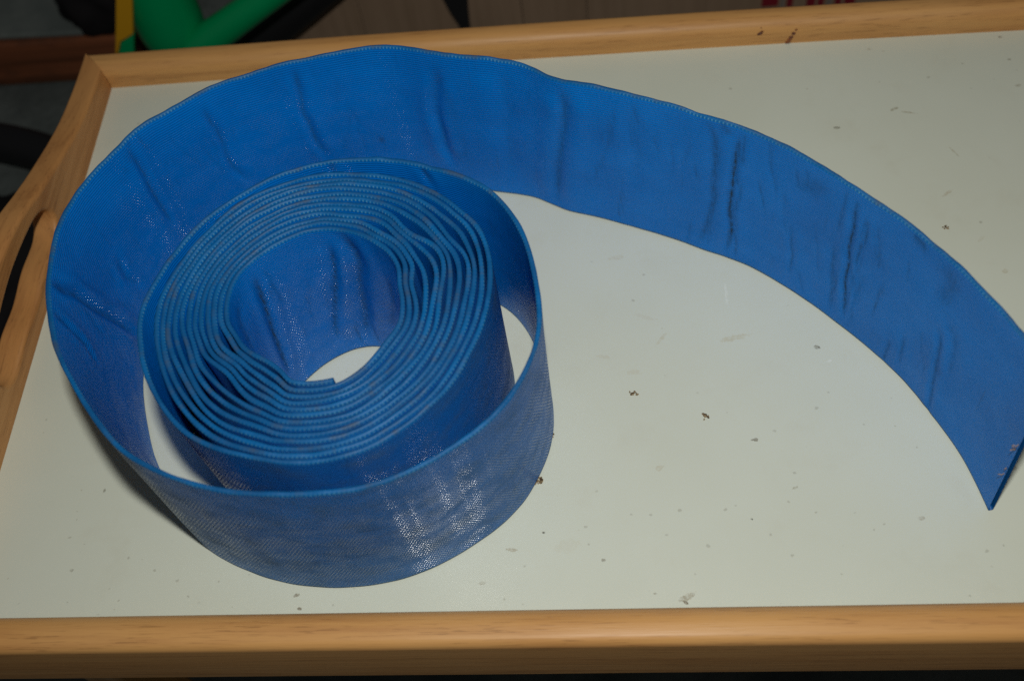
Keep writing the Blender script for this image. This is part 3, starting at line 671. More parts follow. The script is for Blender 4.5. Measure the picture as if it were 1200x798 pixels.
def end_board(name, x_in, sgn, mat):
    """raised end board with an arched top and a hand slot"""
    yA, yB = Y0, Y1
    top = [(0.0, RZT), (0.020, RZT + 0.0012), (0.040, RZT + 0.0032), (0.058, RZT + 0.0064), (0.075, RZT + 0.0105), (0.092, RZT + 0.0150), (0.110, RZT + 0.0205), (0.128, RZT + 0.0265),
           (0.145, RZT + 0.0300), (0.1615, RZT + 0.0312)]
    half = [(YC + (YC - Y0) - d, z) for d, z in top]                 # from the back end towards the middle
    P = [(y, z) for y, z in half]
    P += [(2 * YC - y, z) for y, z in half[::-1][1:]]
    P = [tuple(q) for q in catmull(np.array(P), 6)]
    outline = P + [(yA, TB), (yB, TB)]
    cu = bpy.data.curves.new(name, 'CURVE')
    cu.dimensions = '2D'
    cu.fill_mode = 'BOTH'

    def spline(pts):
        s = cu.splines.new('POLY')
        s.points.add(len(pts) - 1)
        for q, (a, b) in zip(s.points, pts): q.co = (a, b, 0, 1)
        s.use_cyclic_u = True
    spline(outline)
    # slot: arched above, gently waved below
    sp = [(-0.0515, 0.0205), (-0.0460, 0.0272), (-0.0320, 0.0320), (0.0, 0.0350), (0.0320, 0.0320), (0.0460, 0.0272), (0.0515, 0.0205), (0.0490, 0.0135), (0.0400, 0.0098), (0.0200, 0.0112), (0.0, 0.0096), (-0.0200, 0.0112), (-0.0400, 0.0098), (-0.0490, 0.0135)]
    cl_ = np.array(sp[-2:] + sp + sp[:3])
    cu_ = catmull(cl_, 8)
    sl = [(YC + a, z) for a, z in cu_[16:16 + 8 * len(sp)]]
    spline(sl)
    bev = 0.0022
    cu.extrude = END_T / 2 - bev
    cu.bevel_depth = bev
    cu.bevel_resolution = 3
    cu.offset = -bev
    tmp = bpy.data.objects.new("tmp", cu)
    COL.objects.link(tmp)
    dg = bpy.context.evaluated_depsgraph_get()
    me = bpy.data.meshes.new_from_object(tmp.evaluated_get(dg), depsgraph=dg)
    bpy.data.objects.remove(tmp)
    bpy.data.curves.remove(cu)
    xc = x_in + sgn * END_T / 2
    for v in me.vertices:
        a, b, cc = v.co
        x = xc - cc * sgn
        depth = abs(x - x_in)
        if a > Y1 - 0.0045: a = Y1 - 0.0001 + depth * RT / END_T
        if a < Y0 + 0.0045: a = Y0 + 0.0001 - depth * 0.0165 / END_T
        v.co = (x, a, b)
    me.name = name
    me.materials.clear()
    me.polygons.foreach_set("use_smooth", [True] * len(me.polygons))
    o = link(name, me, mat, tray)
    o.data.set_sharp_from_angle(angle=0.5)
    return o


wood_y = wood_material("pale_wood_crosswise", 1, base=(0.50, 0.225, 0.068), dark=(0.31, 0.120, 0.034))
end_board("end_board", X0, -1, wood_y)
end_board("end_board", X1, 1, wood_y)
for sx in (X0 + 0.016, X1 - 0.016):
    for sy in (Y0 + 0.014, Y1 - 0.014):
        o = from_bm("leg", box_bm((sx - 0.009, sy - 0.012, FLOOR_Z), (sx + 0.009, sy + 0.012, -0.0064)), wood_material("leg_wood", 2) if "leg_wood" not in bpy.data.materials else bpy.data.materials["leg_wood"], tray)
        bevel_mod(o, 0.002)
# ------------------------------------------------------------------ the blue lay-flat hose
P, S, NR, OFF = hose_course()
NS = len(P)
TN = np.c_[NR[:, 1], -NR[:, 0]]
MV = 26
CAPN = 5
prof = []                           # (height share, side offset in half thicknesses, arc coordinate in metres)
rc = HOSE_T / 2
ZL = [rc + (HOSE_H - 2 * rc) * k / 25 for k in range(26)]
ZL = sorted(ZL + [rc + 0.0006, rc + 0.0012, rc + 0.002, HOSE_H - rc - 0.0006, HOSE_H - rc - 0.0012, HOSE_H - rc - 0.002])
MV = len(ZL)
for k in range(MV):
    prof.append((ZL[k], 1.0))
for k in range(1, CAPN + 1):
    a = math.pi * k / (CAPN + 1)
    prof.append((HOSE_H - rc + rc * math.sin(a), math.cos(a)))
for k in range(MV):
    prof.append((ZL[MV - 1 - k], -1.0))
for k in range(1, CAPN + 1):
    a = math.pi * k / (CAPN + 1)
    prof.append((rc - rc * math.sin(a), -math.cos(a)))
PZ = np.array([q[0] for q in prof]); PS = np.array([q[1] for q in prof])
NP = len(prof)
SEAM = 1.19                         # from here on the hose is in the tight pack
tight = np.clip((S - (SEAM - 0.1)) / 0.15, 0, 1)

# creases, each a line of (run, height) in metres; depth and dirt, for one fold its painted shade
dirt_shade = np.zeros((NS, NP)); disp = np.zeros((NS, NP))
ZZ = np.broadcast_to(PZ, (NS, NP)); SS = np.broadcast_to(S[:, None], (NS, NP))
for (pts, wid, dep, drt) in CREASES:
    q = np.array(pts)
    lo, hi = q[:, 0].min() - 0.02, q[:, 0].max() + 0.02
    i0, i1 = np.searchsorted(S, lo), np.searchsorted(S, hi)
    if i1 - i0 < 2: continue
    X = np.stack([SS[i0:i1], ZZ[i0:i1]], -1)
    d = np.full(X.shape[:2], 9.0); side = np.zeros(X.shape[:2]); along = np.zeros(X.shape[:2])
    acc = 0.0
    tot = np.hypot(*np.diff(q, axis=0).T).sum()
    for a, b in zip(q[:-1], q[1:]):
        e = b - a; L = np.hypot(*e) + 1e-9
        t = np.clip(((X - a) @ e) / L ** 2, 0, 1)
        r = X - (a + t[..., None] * e)
        dd = np.hypot(r[..., 0], r[..., 1])
        m_ = dd < d
        d = np.where(m_, dd, d)
        side = np.where(m_, np.sign(r[..., 0] * e[1] - r[..., 1] * e[0]), side)
        along = np.where(m_, (acc + t * L) / tot, along)
        acc += L
    fade = np.clip(np.minimum(along, 1 - along) * 6 + 0.25, 0, 1)
    dirt_shade[i0:i1] = np.maximum(dirt_shade[i0:i1], drt * fade * np.exp(-(d / (wid * 0.78)) ** 2))
    disp[i0:i1] += dep * fade * np.clip((HOSE_H - X[..., 1]) / 0.014, 0.12, 1) * (-np.exp(-(d / (wid * 1.6)) ** 2) + 0.55 * np.exp(-((d - wid * 3.2) / (wid * 2.2)) ** 2))
# gentle unevenness of the wall
for i in range(NS):
    amp = 0.00062 * (1 - tight[i]) + 0.00012 * tight[i]
    for k in range(MV):
        z = PZ[k]
        e = min(1, (HOSE_H - z) / 0.02, 0.3 + z / 0.03)
        v = amp * e * (noise.noise(Vector((S[i] * 15, z * 9, 1.3))) + 0.16 * noise.noise(Vector((S[i] * 46, z * 24, 7.7))))
        disp[i, k] += v
        disp[i, NP - CAPN - 1 - k] += v
inner_cols = np.arange(0, MV)
zt = np.array([0.0010 * noise.noise(Vector((s * 21, 3.1, 0))) + 0.0007 * noise.noise(Vector((s * 60, 9.1, 0))) + 0.00035 * noise.noise(Vector((s * 170, 2.2, 0))) for s in S])
th = HOSE_T / 2 * (0.97 + 0.16 * np.array([noise.noise(Vector((s * 110, 5.5, 0))) + 0.6 * noise.noise(Vector((s * 33, 1.5, 0))) for s in S]))
hs = PZ / HOSE_H
cut = np.clip(1 - np.arange(NS) / 34.0, 0, 1)
pinch = 1 - 0.10 * np.sin(np.pi * hs)       # a little thicker along the two folds
cx = P[:, None, 0] + NR[:, None, 0] * (OFF[:, None] * (1 - hs)[None]) - TN[:, None, 0] * (-0.009 * cut[:, None] * hs[None])
cy = P[:, None, 1] + NR[:, None, 1] * (OFF[:, None] * (1 - hs)[None]) - TN[:, None, 1] * (-0.009 * cut[:, None] * hs[None])
so = PS[None] * th[:, None] * pinch[None] + disp
VX = cx + NR[:, None, 0] * so
VY = cy + NR[:, None, 1] * so
VZ = 0.0006 + PZ[None] + zt[:, None] * hs[None]
verts = np.stack([VX, VY, VZ], -1).reshape(-1, 3)
ii, kk = np.meshgrid(np.arange(NS - 1), np.arange(NP), indexing='ij')
a_ = ii * NP + kk; b_ = ii * NP + (kk + 1) % NP
quads = np.stack([a_, b_, b_ + NP, a_ + NP], -1).reshape(-1, 4)
uvk = np.r_[0, np.cumsum(np.hypot(np.diff(PZ), np.diff(PS) * rc))]
uva = np.stack([np.broadcast_to(S[:, None], (NS, NP)), np.broadcast_to(uvk, (NS, NP))], -1)
uv_last = uvk[-1] + np.hypot(PZ[0] - PZ[-1], rc * (PS[0] - PS[-1]))
me = bpy.data.meshes.new("lay_flat_hose")
me.from_pydata(verts.tolist(), [], quads.tolist())
uvl = me.uv_layers.new(name="run")
uu = np.stack([S[ii], uvk[kk]], -1); u2 = np.stack([S[ii], np.where(kk == NP - 1, uv_last, uvk[(kk + 1) % NP])], -1)
u3 = np.stack([S[ii + 1], u2[..., 1]], -1); u4 = np.stack([S[ii + 1], uu[..., 1]], -1)
uvl.data.foreach_set("uv", np.stack([uu, u2, u3, u4], 2).reshape(-1).astype(np.float32))
at1 = me.attributes.new("dirt_shade", 'FLOAT', 'POINT')
at1.data.foreach_set("value", dirt_shade.reshape(-1).astype(np.float32))
at2 = me.attributes.new("edge", 'FLOAT', 'POINT')
at2.data.foreach_set("value", np.broadcast_to(np.clip(1 - np.minimum(PZ, HOSE_H - PZ) / 0.0023, 0, 1), (NS, NP)).reshape(-1).astype(np.float32))
at3 = me.attributes.new("outside", 'FLOAT', 'POINT')
at3.data.foreach_set("value", np.broadcast_to((PS < -0.5).astype(np.float32), (NS, NP)).reshape(-1))
at4 = me.attributes.new("height", 'FLOAT', 'POINT')
at4.data.foreach_set("value", np.broadcast_to(hs, (NS, NP)).reshape(-1).astype(np.float32))
me.polygons.foreach_set("use_smooth", [True] * len(me.polygons))
me.update()

m = Mat("blue_woven_pvc", rough=0.36, spec=0.33)
uv = m.n('ShaderNodeUVMap', uv_map="run").outputs[0]
su = m.n('ShaderNodeSeparateXYZ'); m.l(uv, su.inputs[0])


def attr(name):
    nd = m.n('ShaderNodeAttribute', attribute_name=name)
    return nd.outputs['Fac']


wn = m.n('ShaderNodeTexNoise'); wn.inputs['Scale'].default_value = 60; wn.inputs['Detail'].default_value = 2; m.l(uv, wn.inputs['Vector'])
wc = m.n('ShaderNodeSeparateColor'); m.l(wn.outputs['Color'], wc.inputs[0])
u_ = m.math('ADD', su.outputs['X'], m.math('MULTIPLY', wc.outputs[0], 0.0011))
v_ = m.math('ADD', su.outputs['Y'], m.math('MULTIPLY', wc.outputs[1], 0.0011))
PITCH = 0.00135
ku = 2 * math.pi / PITCH
s1 = m.math('SINE', m.math('MULTIPLY', u_, ku))
s2 = m.math('SINE', m.math('MULTIPLY', v_, ku))
s1 = m.math('SINE', m.math('ADD', m.math('MULTIPLY', u_, ku), m.math('MULTIPLY', v_, ku * 0.5)))
lat = m.math('MULTIPLY', s2, m.math('MULTIPLY_ADD', s1, 0.22, 0.78))
weave = m.math('MULTIPLY_ADD', lat, 0.5, 0.5)
patch = m.noise(m.mapping(uv, (18, 26, 1)), 1.0, 4, 0.6)
cloud = m.noise(m.mapping(uv, (55, 70, 1), loc=(3, 5, 0)), 1.0, 5, 0.65)
streak = m.noise(m.mapping(uv, (420, 34, 1)), 1.0, 4, 0.6, 0.4)
lng = m.noise(m.mapping(uv, (22, 520, 1)), 1.0, 3, 0.6)
blue = m.mix(m.ramp(patch, 0.3, 0.7), (0.0, 0.194, 0.665), (0.0, 0.160, 0.57))
dcol = (0.020, 0.043, 0.072)
# dirt caught in the creases, and the painted shade of one fold
dr = m.math('MULTIPLY', attr("dirt_shade"), m.ramp(m.noise(m.mapping(uv, (700, 260, 1)), 1.0, 3, 0.6), 0.30, 0.62, 0.45, 1.25))
col = m.mix(m.math('MULTIPLY', dr, 0.82, clamp=True), blue, dcol)
# dust and scuffs; heavier on the outer wall and towards the free end
tail = m.ramp(su.outputs['X'], 0.32, 0.02, 0.0, 1.0)
lowr = m.ramp(attr("height"), 0.75, 0.15)
dust = m.math('MULTIPLY', m.ramp(cloud, 0.42, 0.78), m.math('ADD', m.math('MULTIPLY_ADD', attr("outside"), 0.60, 0.02)))
dust = m.math('ADD', dust, m.math('MULTIPLY', attr("outside"), m.math('MULTIPLY_ADD', lowr, 0.12, 0.20)))
dust = m.math('ADD', dust, m.math('MULTIPLY', tail, 0.05))
dust = m.math('MULTIPLY', dust, m.ramp(weave, 0.1, 0.9, 1.15, 0.75))
col = m.mix(m.math('MULTIPLY', dust, 0.75, clamp=True), col, (0.10, 0.165, 0.215))
fine = m.math('MULTIPLY', m.ramp(streak, 0.56, 0.78), m.ramp(patch, 0.40, 0.62, 0.0, 0.55))
col = m.mix(m.math('MULTIPLY', fine, 0.55), col, (0.012, 0.055, 0.12))
lg = m.math('MULTIPLY', m.ramp(lng, 0.52, 0.75), m.math('MULTIPLY', attr("outside"), 0.35))
col = m.mix(lg, col, (0.03, 0.075, 0.19))
# the folded edge is rubbed paler, with grime between its ribs
edge = attr("edge")
ticks = m.math('MULTIPLY_ADD', m.math('SINE', m.math('MULTIPLY', u_, 2 * math.pi / 0.0017)), 0.5, 0.5)
shoulder = m.math('MULTIPLY', m.ramp(edge, 0.30, 0.50), m.ramp(edge, 0.92, 0.72))
varied = m.noise(m.mapping(uv, (34, 2, 1), loc=(2, 0, 0)), 1.0, 5, 0.65)
rub = m.math('MULTIPLY', shoulder, m.ramp(ticks, 0.50, 0.95, 0.0, 0.75))
rub = m.math('MULTIPLY', rub, m.ramp(varied, 0.36, 0.62, 0.15, 1.0))
col = m.mix(m.math('MULTIPLY', m.ramp(edge, 0.35, 0.7), 0.85), col, (0.0, 0.105, 0.285))
col = m.mix(m.math('MULTIPLY', m.ramp(edge, 0.75, 0.97), m.ramp(varied, 0.40, 0.66, 0.75, 0.10)), col, (0.004, 0.065, 0.19))
col = m.mix(rub, col, (0.10, 0.33, 0.50))
gr = m.math('MULTIPLY', m.math('MULTIPLY', edge, m.ramp(m.noise(m.mapping(uv, (90, 3, 1), loc=(9, 0, 0)), 1.0, 4, 0.65), 0.50, 0.74)), 0.5)
col = m.mix(gr, col, (0.075, 0.075, 0.06))
m.color(col)
rg = m.ramp(cloud, 0.3, 0.7, 0.32, 0.45)
m.rough(m.math('ADD', rg, m.math('ADD', m.math('MULTIPLY', dust, 0.12), m.math('ADD', m.math('MULTIPLY', dr, 0.4), m.math('MULTIPLY', edge, 0.14))), clamp=True))
hgt = m.math('MULTIPLY', weave, m.math('MULTIPLY_ADD', edge, -1.0, 1.0))
hgt = m.math('ADD', hgt, m.math('MULTIPLY', m.math('MULTIPLY', ticks, edge), 0.12))
m.normal(m.bump(hgt, 1.0, 0.00014, m.bump(m.math('ADD', streak, cloud), 0.20, 0.0008)))
row = m.math('MULTIPLY', m.math('FLOOR', m.math('DIVIDE', su.outputs['Y'], PITCH)), math.pi)
seg = m.ramp(m.math('SINE', m.math('ADD', m.math('MULTIPLY', u_, ku * 0.85), row)), 0.30, 0.85)
wear = m.ramp(m.noise(m.mapping(uv, (75, 95, 1), loc=(1, 8, 0)), 1.0, 4, 0.6), 0.38, 0.58, 0.03, 1.0)
clean = m.math('SUBTRACT', 1.0, m.math('MULTIPLY', dr, 0.9), clamp=True)
notedge = m.math('SUBTRACT', 1.0, m.ramp(edge, 0.2, 0.5))
# the clear skin over the yarns glints yarn by yarn
m.l(m.math('MULTIPLY', m.math('MULTIPLY', m.math('MULTIPLY', m.math('MULTIPLY', seg, wear), clean), notedge), m.math('MULTIPLY', m.ramp(su.outputs['X'], 0.28, 0.42, 0.06, 1.0), m.math('MULTIPLY', m.ramp(attr("height"), 0.92, 0.62, 0.25, 1.0), m.math('SUBTRACT', 1.0, m.math('MULTIPLY', attr("outside"), m.ramp(su.outputs['X'], 1.15, 1.3, 0.0, 0.85)))))), m.b.inputs['Coat Weight'])
m.b.inputs['Coat Roughness'].default_value = 0.15
m.b.inputs['Coat IOR'].default_value = 1.55
yarn = m.math('SINE', m.math('MULTIPLY', su.outputs['Y'], ku))
m.l(m.bump(yarn, 1.0, 0.00095), m.b.inputs['Coat Normal'])
m.l(m.math('MULTIPLY_ADD', m.ramp(edge, 0.4, 0.8), 0.16, 0.14), m.b.inputs['Specular IOR Level'])
m.b.inputs['Sheen Weight'].default_value = 0.0
m.b.inputs['Sheen Roughness'].default_value = 0.45
m.b.inputs['Sheen Tint'].default_value = (0.8, 0.85, 0.9, 1)
hose = link("lay_flat_hose", me, m.m)
tag(hose, "blue woven lay-flat hose coiled on edge on the cream board, its free end run out", "hose")

# cut ends: the dark lining between the two walls, closing each end
ml = Mat("hose_lining", (0.0, 0.085, 0.29), 0.5, 0.3)
for idx, sg in ((0, -1), (NS - 1, 1)):
    bm = bmesh.new()
    ring = [bm.verts.new(verts[idx * NP + k]) for k in range(NP)]
    inset = []
    ctr = verts[idx * NP:(idx + 1) * NP].reshape(NP, 3)
    for k in range(NP):
        p = ctr[k].copy()
        p[0] += -NR[idx, 0] * so[idx, k] * 0.55 - sg * TN[idx, 0] * 0.004
        p[1] += -NR[idx, 1] * so[idx, k] * 0.55 - sg * TN[idx, 1] * 0.004
        p[2] = 0.0006 + (p[2] - 0.0006 - HOSE_H / 2) * 0.98 + HOSE_H / 2
        inset.append(bm.verts.new(p))
    for k in range(NP):
        bm.faces.new((ring[k], ring[(k + 1) % NP], inset[(k + 1) % NP], inset[k]))
    bm.faces.new(inset)
    from_bm("lining", bm, ml.m, hose, smooth=False)

# pale threads frayed out of the cut end
mt = Mat("pale_thread", (0.34, 0.25, 0.20), 0.8, 0.2)
bm = bmesh.new()
rnd = random.Random(4)
for k in range(5):
    z = 0.012 + 0.075 * rnd.random()
    i = min(range(MV), key=lambda q: abs(PZ[q] - z))
    p = Vector(verts[i])
    d = Vector((-TN[0, 0], -TN[0, 1], 0)) * -1
    q = [p + Vector((NR[0, 0], NR[0, 1], 0)) * 0.0002 + Vector((TN[0, 0], TN[0, 1], 0)) * 0.0006]
    for j in range(3):
        q.append(q[-1] + Vector((NR[0, 0] * 0.0006 + rnd.uniform(-.0005, .0005), NR[0, 1] * .0006 + rnd.uniform(-.0005, .0005), rnd.uniform(-0.0012, 0.0012))))
    t_ = tube_bm(q, 0.00022, 6)
    tm = bpy.data.meshes.new("t"); t_.to_mesh(tm); t_.free(); bm.from_mesh(tm); bpy.data.meshes.remove(tm)
tag(from_bm("frayed_thread", bm, mt.m, hose), kind="stuff")

# ------------------------------------------------------------------ crumbs lying on the cream board
mc = Mat("dry_crumb", (0.26, 0.18, 0.09), 0.9, 0.2)
gc = mc.noise(mc.mapping(mc.coord('Object'), (900, 900, 900)), 1.0, 3)
mc.color(mc.mix(mc.ramp(gc, 0.4, 0.6), (0.30, 0.22, 0.12), (0.07, 0.045, 0.025)))
CR = [((630, 564), 0.0017, 9, "tan husk crumb caught under the front right of the blue outer loop"),
      ((646, 510), 0.0010, 5, "small grey crumb touching the right side of the blue outer loop"),
      ((827, 488), 0.0016, 8, "dark brown flaky crumb on open board inside the hose's bend"),
      ((742, 461), 0.0015, 7, "pale brown flat crumb left of the darker flaky crumb"),
      ((1107, 266), 0.0013, 5, "brown crumb on the board beyond the hose's free run"),
      ]
for ci, ((px, py), r, nn, lab) in enumerate(CR):
    rnd = random.Random(20 + ci)
    bm = bmesh.new()
    p0 = atz(px, py, 0)
    for k in range(nn * 2):
        a = rnd.uniform(0, 6.28); q = r * rnd.random() * 1.15
        rr = r * rnd.uniform(0.16, 0.42)
        mt_ = Matrix.Translation((p0.x + q * math.cos(a) * 1.25, p0.y + q * math.sin(a), 0.0001 + rr * 0.35)) @ Matrix.Rotation(rnd.uniform(0, 3), 4, 'Z') @ Matrix.Diagonal((rr * 1.5, rr, rr * 0.45, 1))
        g = bmesh.ops.create_icosphere(bm, subdivisions=1, radius=1.0, matrix=mt_)
        for v in g['verts']:
            v.co += Vector((rnd.uniform(-1, 1), rnd.uniform(-1, 1), rnd.uniform(0, 1))) * rr * 0.22
    o = from_bm("crumb", bm, mc.m, smooth=False)
    tag(o, lab, "crumb", "dry crumbs on the tray board")

# ------------------------------------------------------------------ what stands on the floor behind the tray
# cardboard box
m = Mat("brown_cardboard", rough=0.85, spec=0.2)
c = m.coord('Object')
g1 = m.noise(m.mapping(c, (180, 3, 6)), 1.0, 4, 0.6)
g2 = m.noise(m.mapping(c, (9, 9, 9)), 1.0, 4)
m.color(m.mix(m.ramp(m.math('MULTIPLY_ADD', g1, 0.5, m.math('MULTIPLY', g2, 0.5)), 0.35, 0.65), (0.30, 0.205, 0.135), (0.245, 0.165, 0.105)))
m.normal(m.bump(g1, 0.15, 0.002))
YB = 0.75
xl, xr = at(318, 30, YB).x, 0.46
box = empty("cardboard_box", ((xl + xr) / 2, YB + 0.15, FLOOR_Z), "plain brown cardboard box standing behind the back rail of the tray", "box")
edges = [xl] + [at(px, 15, YB).x for px in (422, 612, 688)] + [xr]
for a, b in zip(edges[:-1], edges[1:]):
    o = from_bm("front_panel", box_bm((a + 0.0002, YB, FLOOR_Z), (b - 0.0002, YB + 0.005, 0.0)), m.m, box, smooth=False)
    bevel_mod(o, 0.0006, 2)
for nm, lo, hi in (("side_panel", (xl, YB + 0.0056, FLOOR_Z), (xl + 0.005, YB + 0.30, 0.0)), ("side_panel", (xr - 0.005, YB + 0.0056, FLOOR_Z), (xr, YB + 0.30, 0.0)),
                   ("back_panel", (xl + 0.0056, YB + 0.295, FLOOR_Z), (xr - 0.0056, YB + 0.30, 0.0)), ("top_flap", (xl + 0.0002, YB + 0.0002, 0.0004), (xr, YB + 0.15, 0.005)), ("top_flap", (xl + 0.0002, YB + 0.1505, 0.0004), (xr, YB + 0.2998, 0.005))):
    from_bm(nm, box_bm(lo, hi), m.m, box, smooth=False)
# the red print along the right end of the box front
mr = Mat("red_print", (0.20, 0.012, 0.022), 0.6, 0.3)
mg = Mat("grey_print", (0.20, 0.17, 0.15), 0.7, 0.3)
for (a, b, mm) in ((892, 911, mr), (914, 918, mg), (921, 928, mr), (944, 954, mr), (957, 964, mr), (968, 973, mg), (977, 984, mr), (988, 1000, mr)):
    pa, pb = at(a, 7.5, YB), at(b, 7.5, YB)
    from_bm("print_bar", box_bm((pa.x, YB - 0.0012, pa.z - 0.0006 * (a - 892) / 100), (pb.x, YB - 0.0002, pa.z + 0.030)), mm.m, box, smooth=False)

# black webbing strap hanging down the front of the box
mk_ = Mat("black_webbing", (0.012, 0.012, 0.013), 0.7, 0.3)
bm = bmesh.new()
q = [(at(531, -60, YB - 0.006), 0.0135), (at(531, -10, YB - 0.006), 0.0125), (at(538, 14, YB - 0.006), 0.0085), (at(544, 30, YB - 0.006), 0.0050), (at(549, 52, YB - 0.006), 0.0040)]
rows = []
for p, w in q:
    rows.append([bm.verts.new((p.x - w, p.y, p.z)), bm.verts.new((p.x + w, p.y, p.z)), bm.verts.new((p.x + w, p.y + 0.004, p.z)), bm.verts.new((p.x - w, p.y + 0.004, p.z))])
for A, B in zip(rows[:-1], rows[1:]):
    for k in range(4): bm.faces.new((A[k], A[(k + 1) % 4], B[(k + 1) % 4], B[k]))
bm.faces.new(rows[0]); bm.faces.new(rows[-1][::-1])
tag(from_bm("black_strap", bm, mk_.m, smooth=False), "tapering black strap hanging against the brown cardboard box", "strap")

# black tube shape slanting between can and box
mrub = Mat("black_rubber", (0.010, 0.010, 0.011), 0.55, 0.4)
ya = 0.735
q = [at(250, 86, ya), at(307, 46, ya), at(362, 0, ya), at(420, -50, ya)]
q.append(q[-1] + (q[-1] - q[-2]))
tag(from_bm("black_tube", tube_bm(q, 0.0165, 20), mrub.m), "thick black tube shape slanting up between green spout and cardboard box", "tube")

# green can with a slanting spout
mgp = Mat("green_plastic", (0.0, 0.155, 0.052), 0.13, 0.5)
gg = mgp.noise(mgp.mapping(mgp.coord('Object'), (30, 30, 30)), 1.0, 3)
mgp.color(mgp.mix(gg, (0.0, 0.36, 0.12), (0.0, 0.31, 0.10)))
mgp.b.inputs['Subsurface Weight'].default_value = 0.0
yc_ = 0.70
pl, pr = at(154, 15, yc_), at(233, 15, yc_)
rad = (pr.x - pl.x) / 2
cxn = (pl.x + pr.x) / 2
can = empty("watering_can", (cxn, yc_, FLOOR_Z), "glossy green plastic can with a slanting green spout behind the tray corner", "can")
bm = bmesh.new()
zb = at(200, 74, yc_ - rad * 0.8).z
pr_ = [(0.0, zb), (rad * 0.70, zb + 0.0005), (rad * 0.86, zb + 0.004), (rad * 0.97, zb + 0.013), (rad * 1.02, zb + 0.024), (rad * 1.0, zb + 0.05), (rad * 0.97, zb + 0.11), (rad * 0.95, zb + 0.15), (rad * 0.95, zb + 0.16), (rad * 0.91, zb + 0.16), (rad * 0.90, zb + 0.02), (0.0, zb + 0.018)]
NSG = 48
rings = []
for r, z in pr_:
    rings.append([bm.verts.new((cxn + r * math.cos(2 * math.pi * k / NSG), yc_ + r * math.sin(2 * math.pi * k / NSG), z)) for k in range(NSG)] if r > 0 else [bm.verts.new((cxn, yc_, z))])
for A, B in zip(rings[:-1], rings[1:]):
    for k in range(NSG):
        if len(A) == 1: bm.faces.new((A[0], B[(k + 1) % NSG], B[k]))
        elif len(B) == 1: bm.faces.new((A[k], A[(k + 1) % NSG], B[0]))
        else: bm.faces.new((A[k], A[(k + 1) % NSG], B[(k + 1) % NSG], B[k]))
body = from_bm("body", bm, mgp.m, can)
sub = body.modifiers.new("s", 'SUBSURF'); sub.levels = 1; sub.render_levels = 2
ys = yc_ - 0.015
q = [at(205, 76, ys + 0.01), at(228, 59, ys), at(258, 37, ys), at(308, 0, ys), at(358, -37, ys), at(420, -83, ys)]
sp_ = from_bm("spout", tube_bm([tuple(v) for v in q], [0.017, 0.0165, 0.0142, 0.0132, 0.0128, 0.0125], 24, squash=1.0), mgp.m, can)
sub = sp_.modifiers.new("s", 'SUBSURF'); sub.levels = 1; sub.render_levels = 2
# stand for the can so that it rests on the floor
bm = bmesh.new()
bmesh.ops.create_cone(bm, cap_ends=True, segments=40, radius1=rad * 0.8, radius2=rad * 0.72, depth=zb - FLOOR_Z + 0.001, matrix=Matrix.Translation((cxn, yc_, (zb + FLOOR_Z) / 2)))
from_bm("foot", bm, mgp.m, can)
hb = [Vector((cxn - rad * 0.7, yc_ + 0.03, zb + 0.15)), Vector((cxn - rad * 0.5, yc_ + 0.03, zb + 0.19)), Vector((cxn, yc_ + 0.03, zb + 0.205)), Vector((cxn + rad * 0.5, yc_ + 0.03, zb + 0.19)), Vector((cxn + rad * 0.7, yc_ + 0.03, zb + 0.15))]
from_bm("handle", tube_bm(hb, 0.007, 12), mgp.m, can)

# yellow strip with a green foot
my = Mat("yellow_plastic", (0.70, 0.36, 0.015), 0.45, 0.4)
yy = 0.665
strip = empty("plastic_strip", at(147, 60, yy), "flat yellow plastic strip with a green foot left of the green can", "strip")


def plate(name, px, y, t, mat):
    bm = bmesh.new()
    f = [bm.verts.new(at(a, b, y)) for a, b in px]
    k = [bm.verts.new(v.co + Vector((0, t, 0))) for v in f]
    bm.faces.new(f); bm.faces.new(k[::-1])
    for i in range(len(f)): bm.faces.new((f[i], f[(i + 1) % len(f)], k[(i + 1) % len(f)], k[i]))
    o = from_bm(name, bm, mat, strip, smooth=False)
    bevel_mod(o, 0.001, 2)
    return o


plate("blade", [(136, -70), (153, -70), (156, 41), (141, 50), (135, 78), (135, 60)], yy, 0.006, my.m)
plate("foot", [(156.2, 43), (157.5, 78), (137, 112), (135.4, 80), (141.4, 52)], yy, 0.008, mgp.m)

# reddish plank with a grey slab on it, black bag, black cable
mpk = Mat("reddish_wood", rough=0.75, spec=0.25)
c = mpk.coord('Object')
g1 = mpk.noise(mpk.mapping(c, (3, 60, 80)), 1.0, 5, 0.6, 0.4)
g2 = mpk.noise(mpk.mapping(c, (20, 20, 40)), 1.0, 4)
cl = mpk.mix(mpk.ramp(g1, 0.35, 0.68), (0.24, 0.078, 0.032), (0.12, 0.042, 0.018))
mpk.color(mpk.mix(mpk.math('MULTIPLY', mpk.ramp(g2, 0.5, 0.75), 0.7), cl, (0.03, 0.022, 0.018)))
mpk.normal(mpk.bump(g1, 0.4, 0.003))
yp = 0.745
zt_ = at(40, 51, yp).z
o = from_bm("wooden_plank", box_bm((-1.1, yp, FLOOR_Z), (at(141, 48, yp).x, yp + 0.30, zt_)), mpk.m)
tag(o, "dark reddish brown wooden plank lying on the floor left of the tray corner", "plank")
bevel_mod(o, 0.003, 2)
msl = Mat("grey_slab", rough=0.8, spec=0.25)
c = msl.coord('Object')
g1 = msl.noise(msl.mapping(c, (12, 12, 12)), 1.0, 6, 0.65)
msl.color(msl.mix(msl.ramp(g1, 0.35, 0.7), (0.125, 0.145, 0.135), (0.20, 0.22, 0.20)))
msl.normal(msl.bump(g1, 0.3, 0.004))
bm = bmesh.new()
ysl = yp + 0.004
ztop = zt_ + 0.006
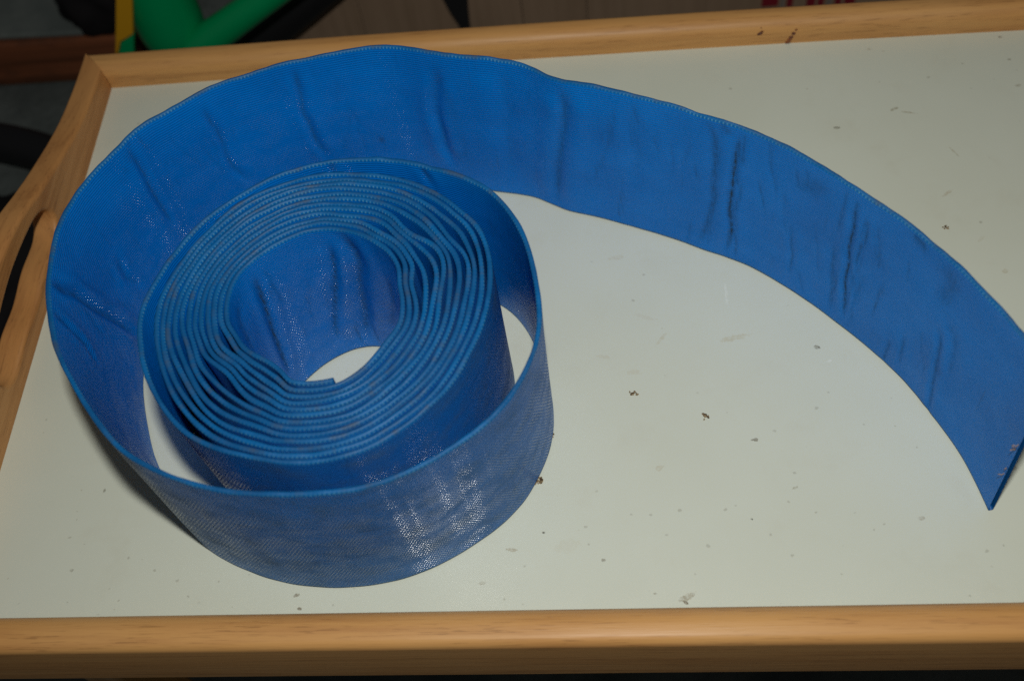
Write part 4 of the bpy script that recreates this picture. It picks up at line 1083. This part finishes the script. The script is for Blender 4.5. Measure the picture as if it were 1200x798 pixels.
pp = [atz(-120, 48, ztop), atz(97, 47, ztop), atz(70, -60, ztop), atz(-120, -60, ztop)]
f = [bm.verts.new((p.x, max(p.y, ysl), ztop)) for p in pp]
k = [bm.verts.new((v.co.x, v.co.y, zt_ + 0.0003)) for v in f]
bm.faces.new(f); bm.faces.new(k[::-1])
for i in range(4): bm.faces.new((f[i], f[(i + 1) % 4], k[(i + 1) % 4], k[i]))
o = from_bm("grey_slab", bm, msl.m, smooth=False)
tag(o, "grey stone slab behind the reddish plank at the photo's top left", "slab")
bevel_mod(o, 0.0018, 2)
mbg = Mat("black_cloth", (0.010, 0.009, 0.010), 0.85, 0.2)
bm = bmesh.new()
bmesh.ops.create_icosphere(bm, subdivisions=4, radius=1.0)
cb = atz(119, -14, zt_ + 0.022)
for v in bm.verts:
    n_ = v.co.normalized()
    r = 1 + 0.22 * noise.noise(n_ * 2.1) + 0.10 * noise.noise(n_ * 6)
    x, y, z = n_.x * 0.040 * r, n_.y * 0.045 * r, n_.z * 0.050 * r
    v.co = Vector((cb.x + x, cb.y + y, max(zt_ + 0.0002, cb.z + z)))
o = from_bm("black_bag", bm, mbg.m)
tag(o, "crumpled black cloth bag between grey slab and yellow strip", "bag")
qc = [atz(-90, 150, FLOOR_Z + 0.02), atz(-30, 162, FLOOR_Z + 0.02), atz(20, 170, FLOOR_Z + 0.02), atz(62, 182, FLOOR_Z + 0.018), atz(110, 205, FLOOR_Z + 0.018), atz(150, 240, FLOOR_Z + 0.018)]
o = from_bm("black_pipe", tube_bm([tuple(v) for v in qc], 0.0185, 20), mrub.m)
sub = o.modifiers.new("s", 'SUBSURF'); sub.levels = 1; sub.render_levels = 2
tag(o, "thick black pipe lying on the floor beside the tray's raised end", "pipe")

bm = bmesh.new()  # made-up rag heap, added so the hand slot shows black
bmesh.ops.create_icosphere(bm, subdivisions=5, radius=1.0)
for v in bm.verts:
    n_ = v.co.normalized()
    r = 1 + 0.20 * noise.noise(n_ * 1.9 + Vector((4, 0, 0))) + 0.10 * noise.noise(n_ * 5.5)
    x, y, z = n_.x * 0.085 * r, n_.y * 0.100 * r, n_.z * 0.045 * r
    v.co = Vector((-0.505 + x, 0.485 + y, max(FLOOR_Z + 0.0005, FLOOR_Z + 0.008 + z)))
o = from_bm("added_dark_rag", bm, mbg.m)
tag(o, "heap of black rag added to darken the view through the hand slot of the tray's raised end", "rag")
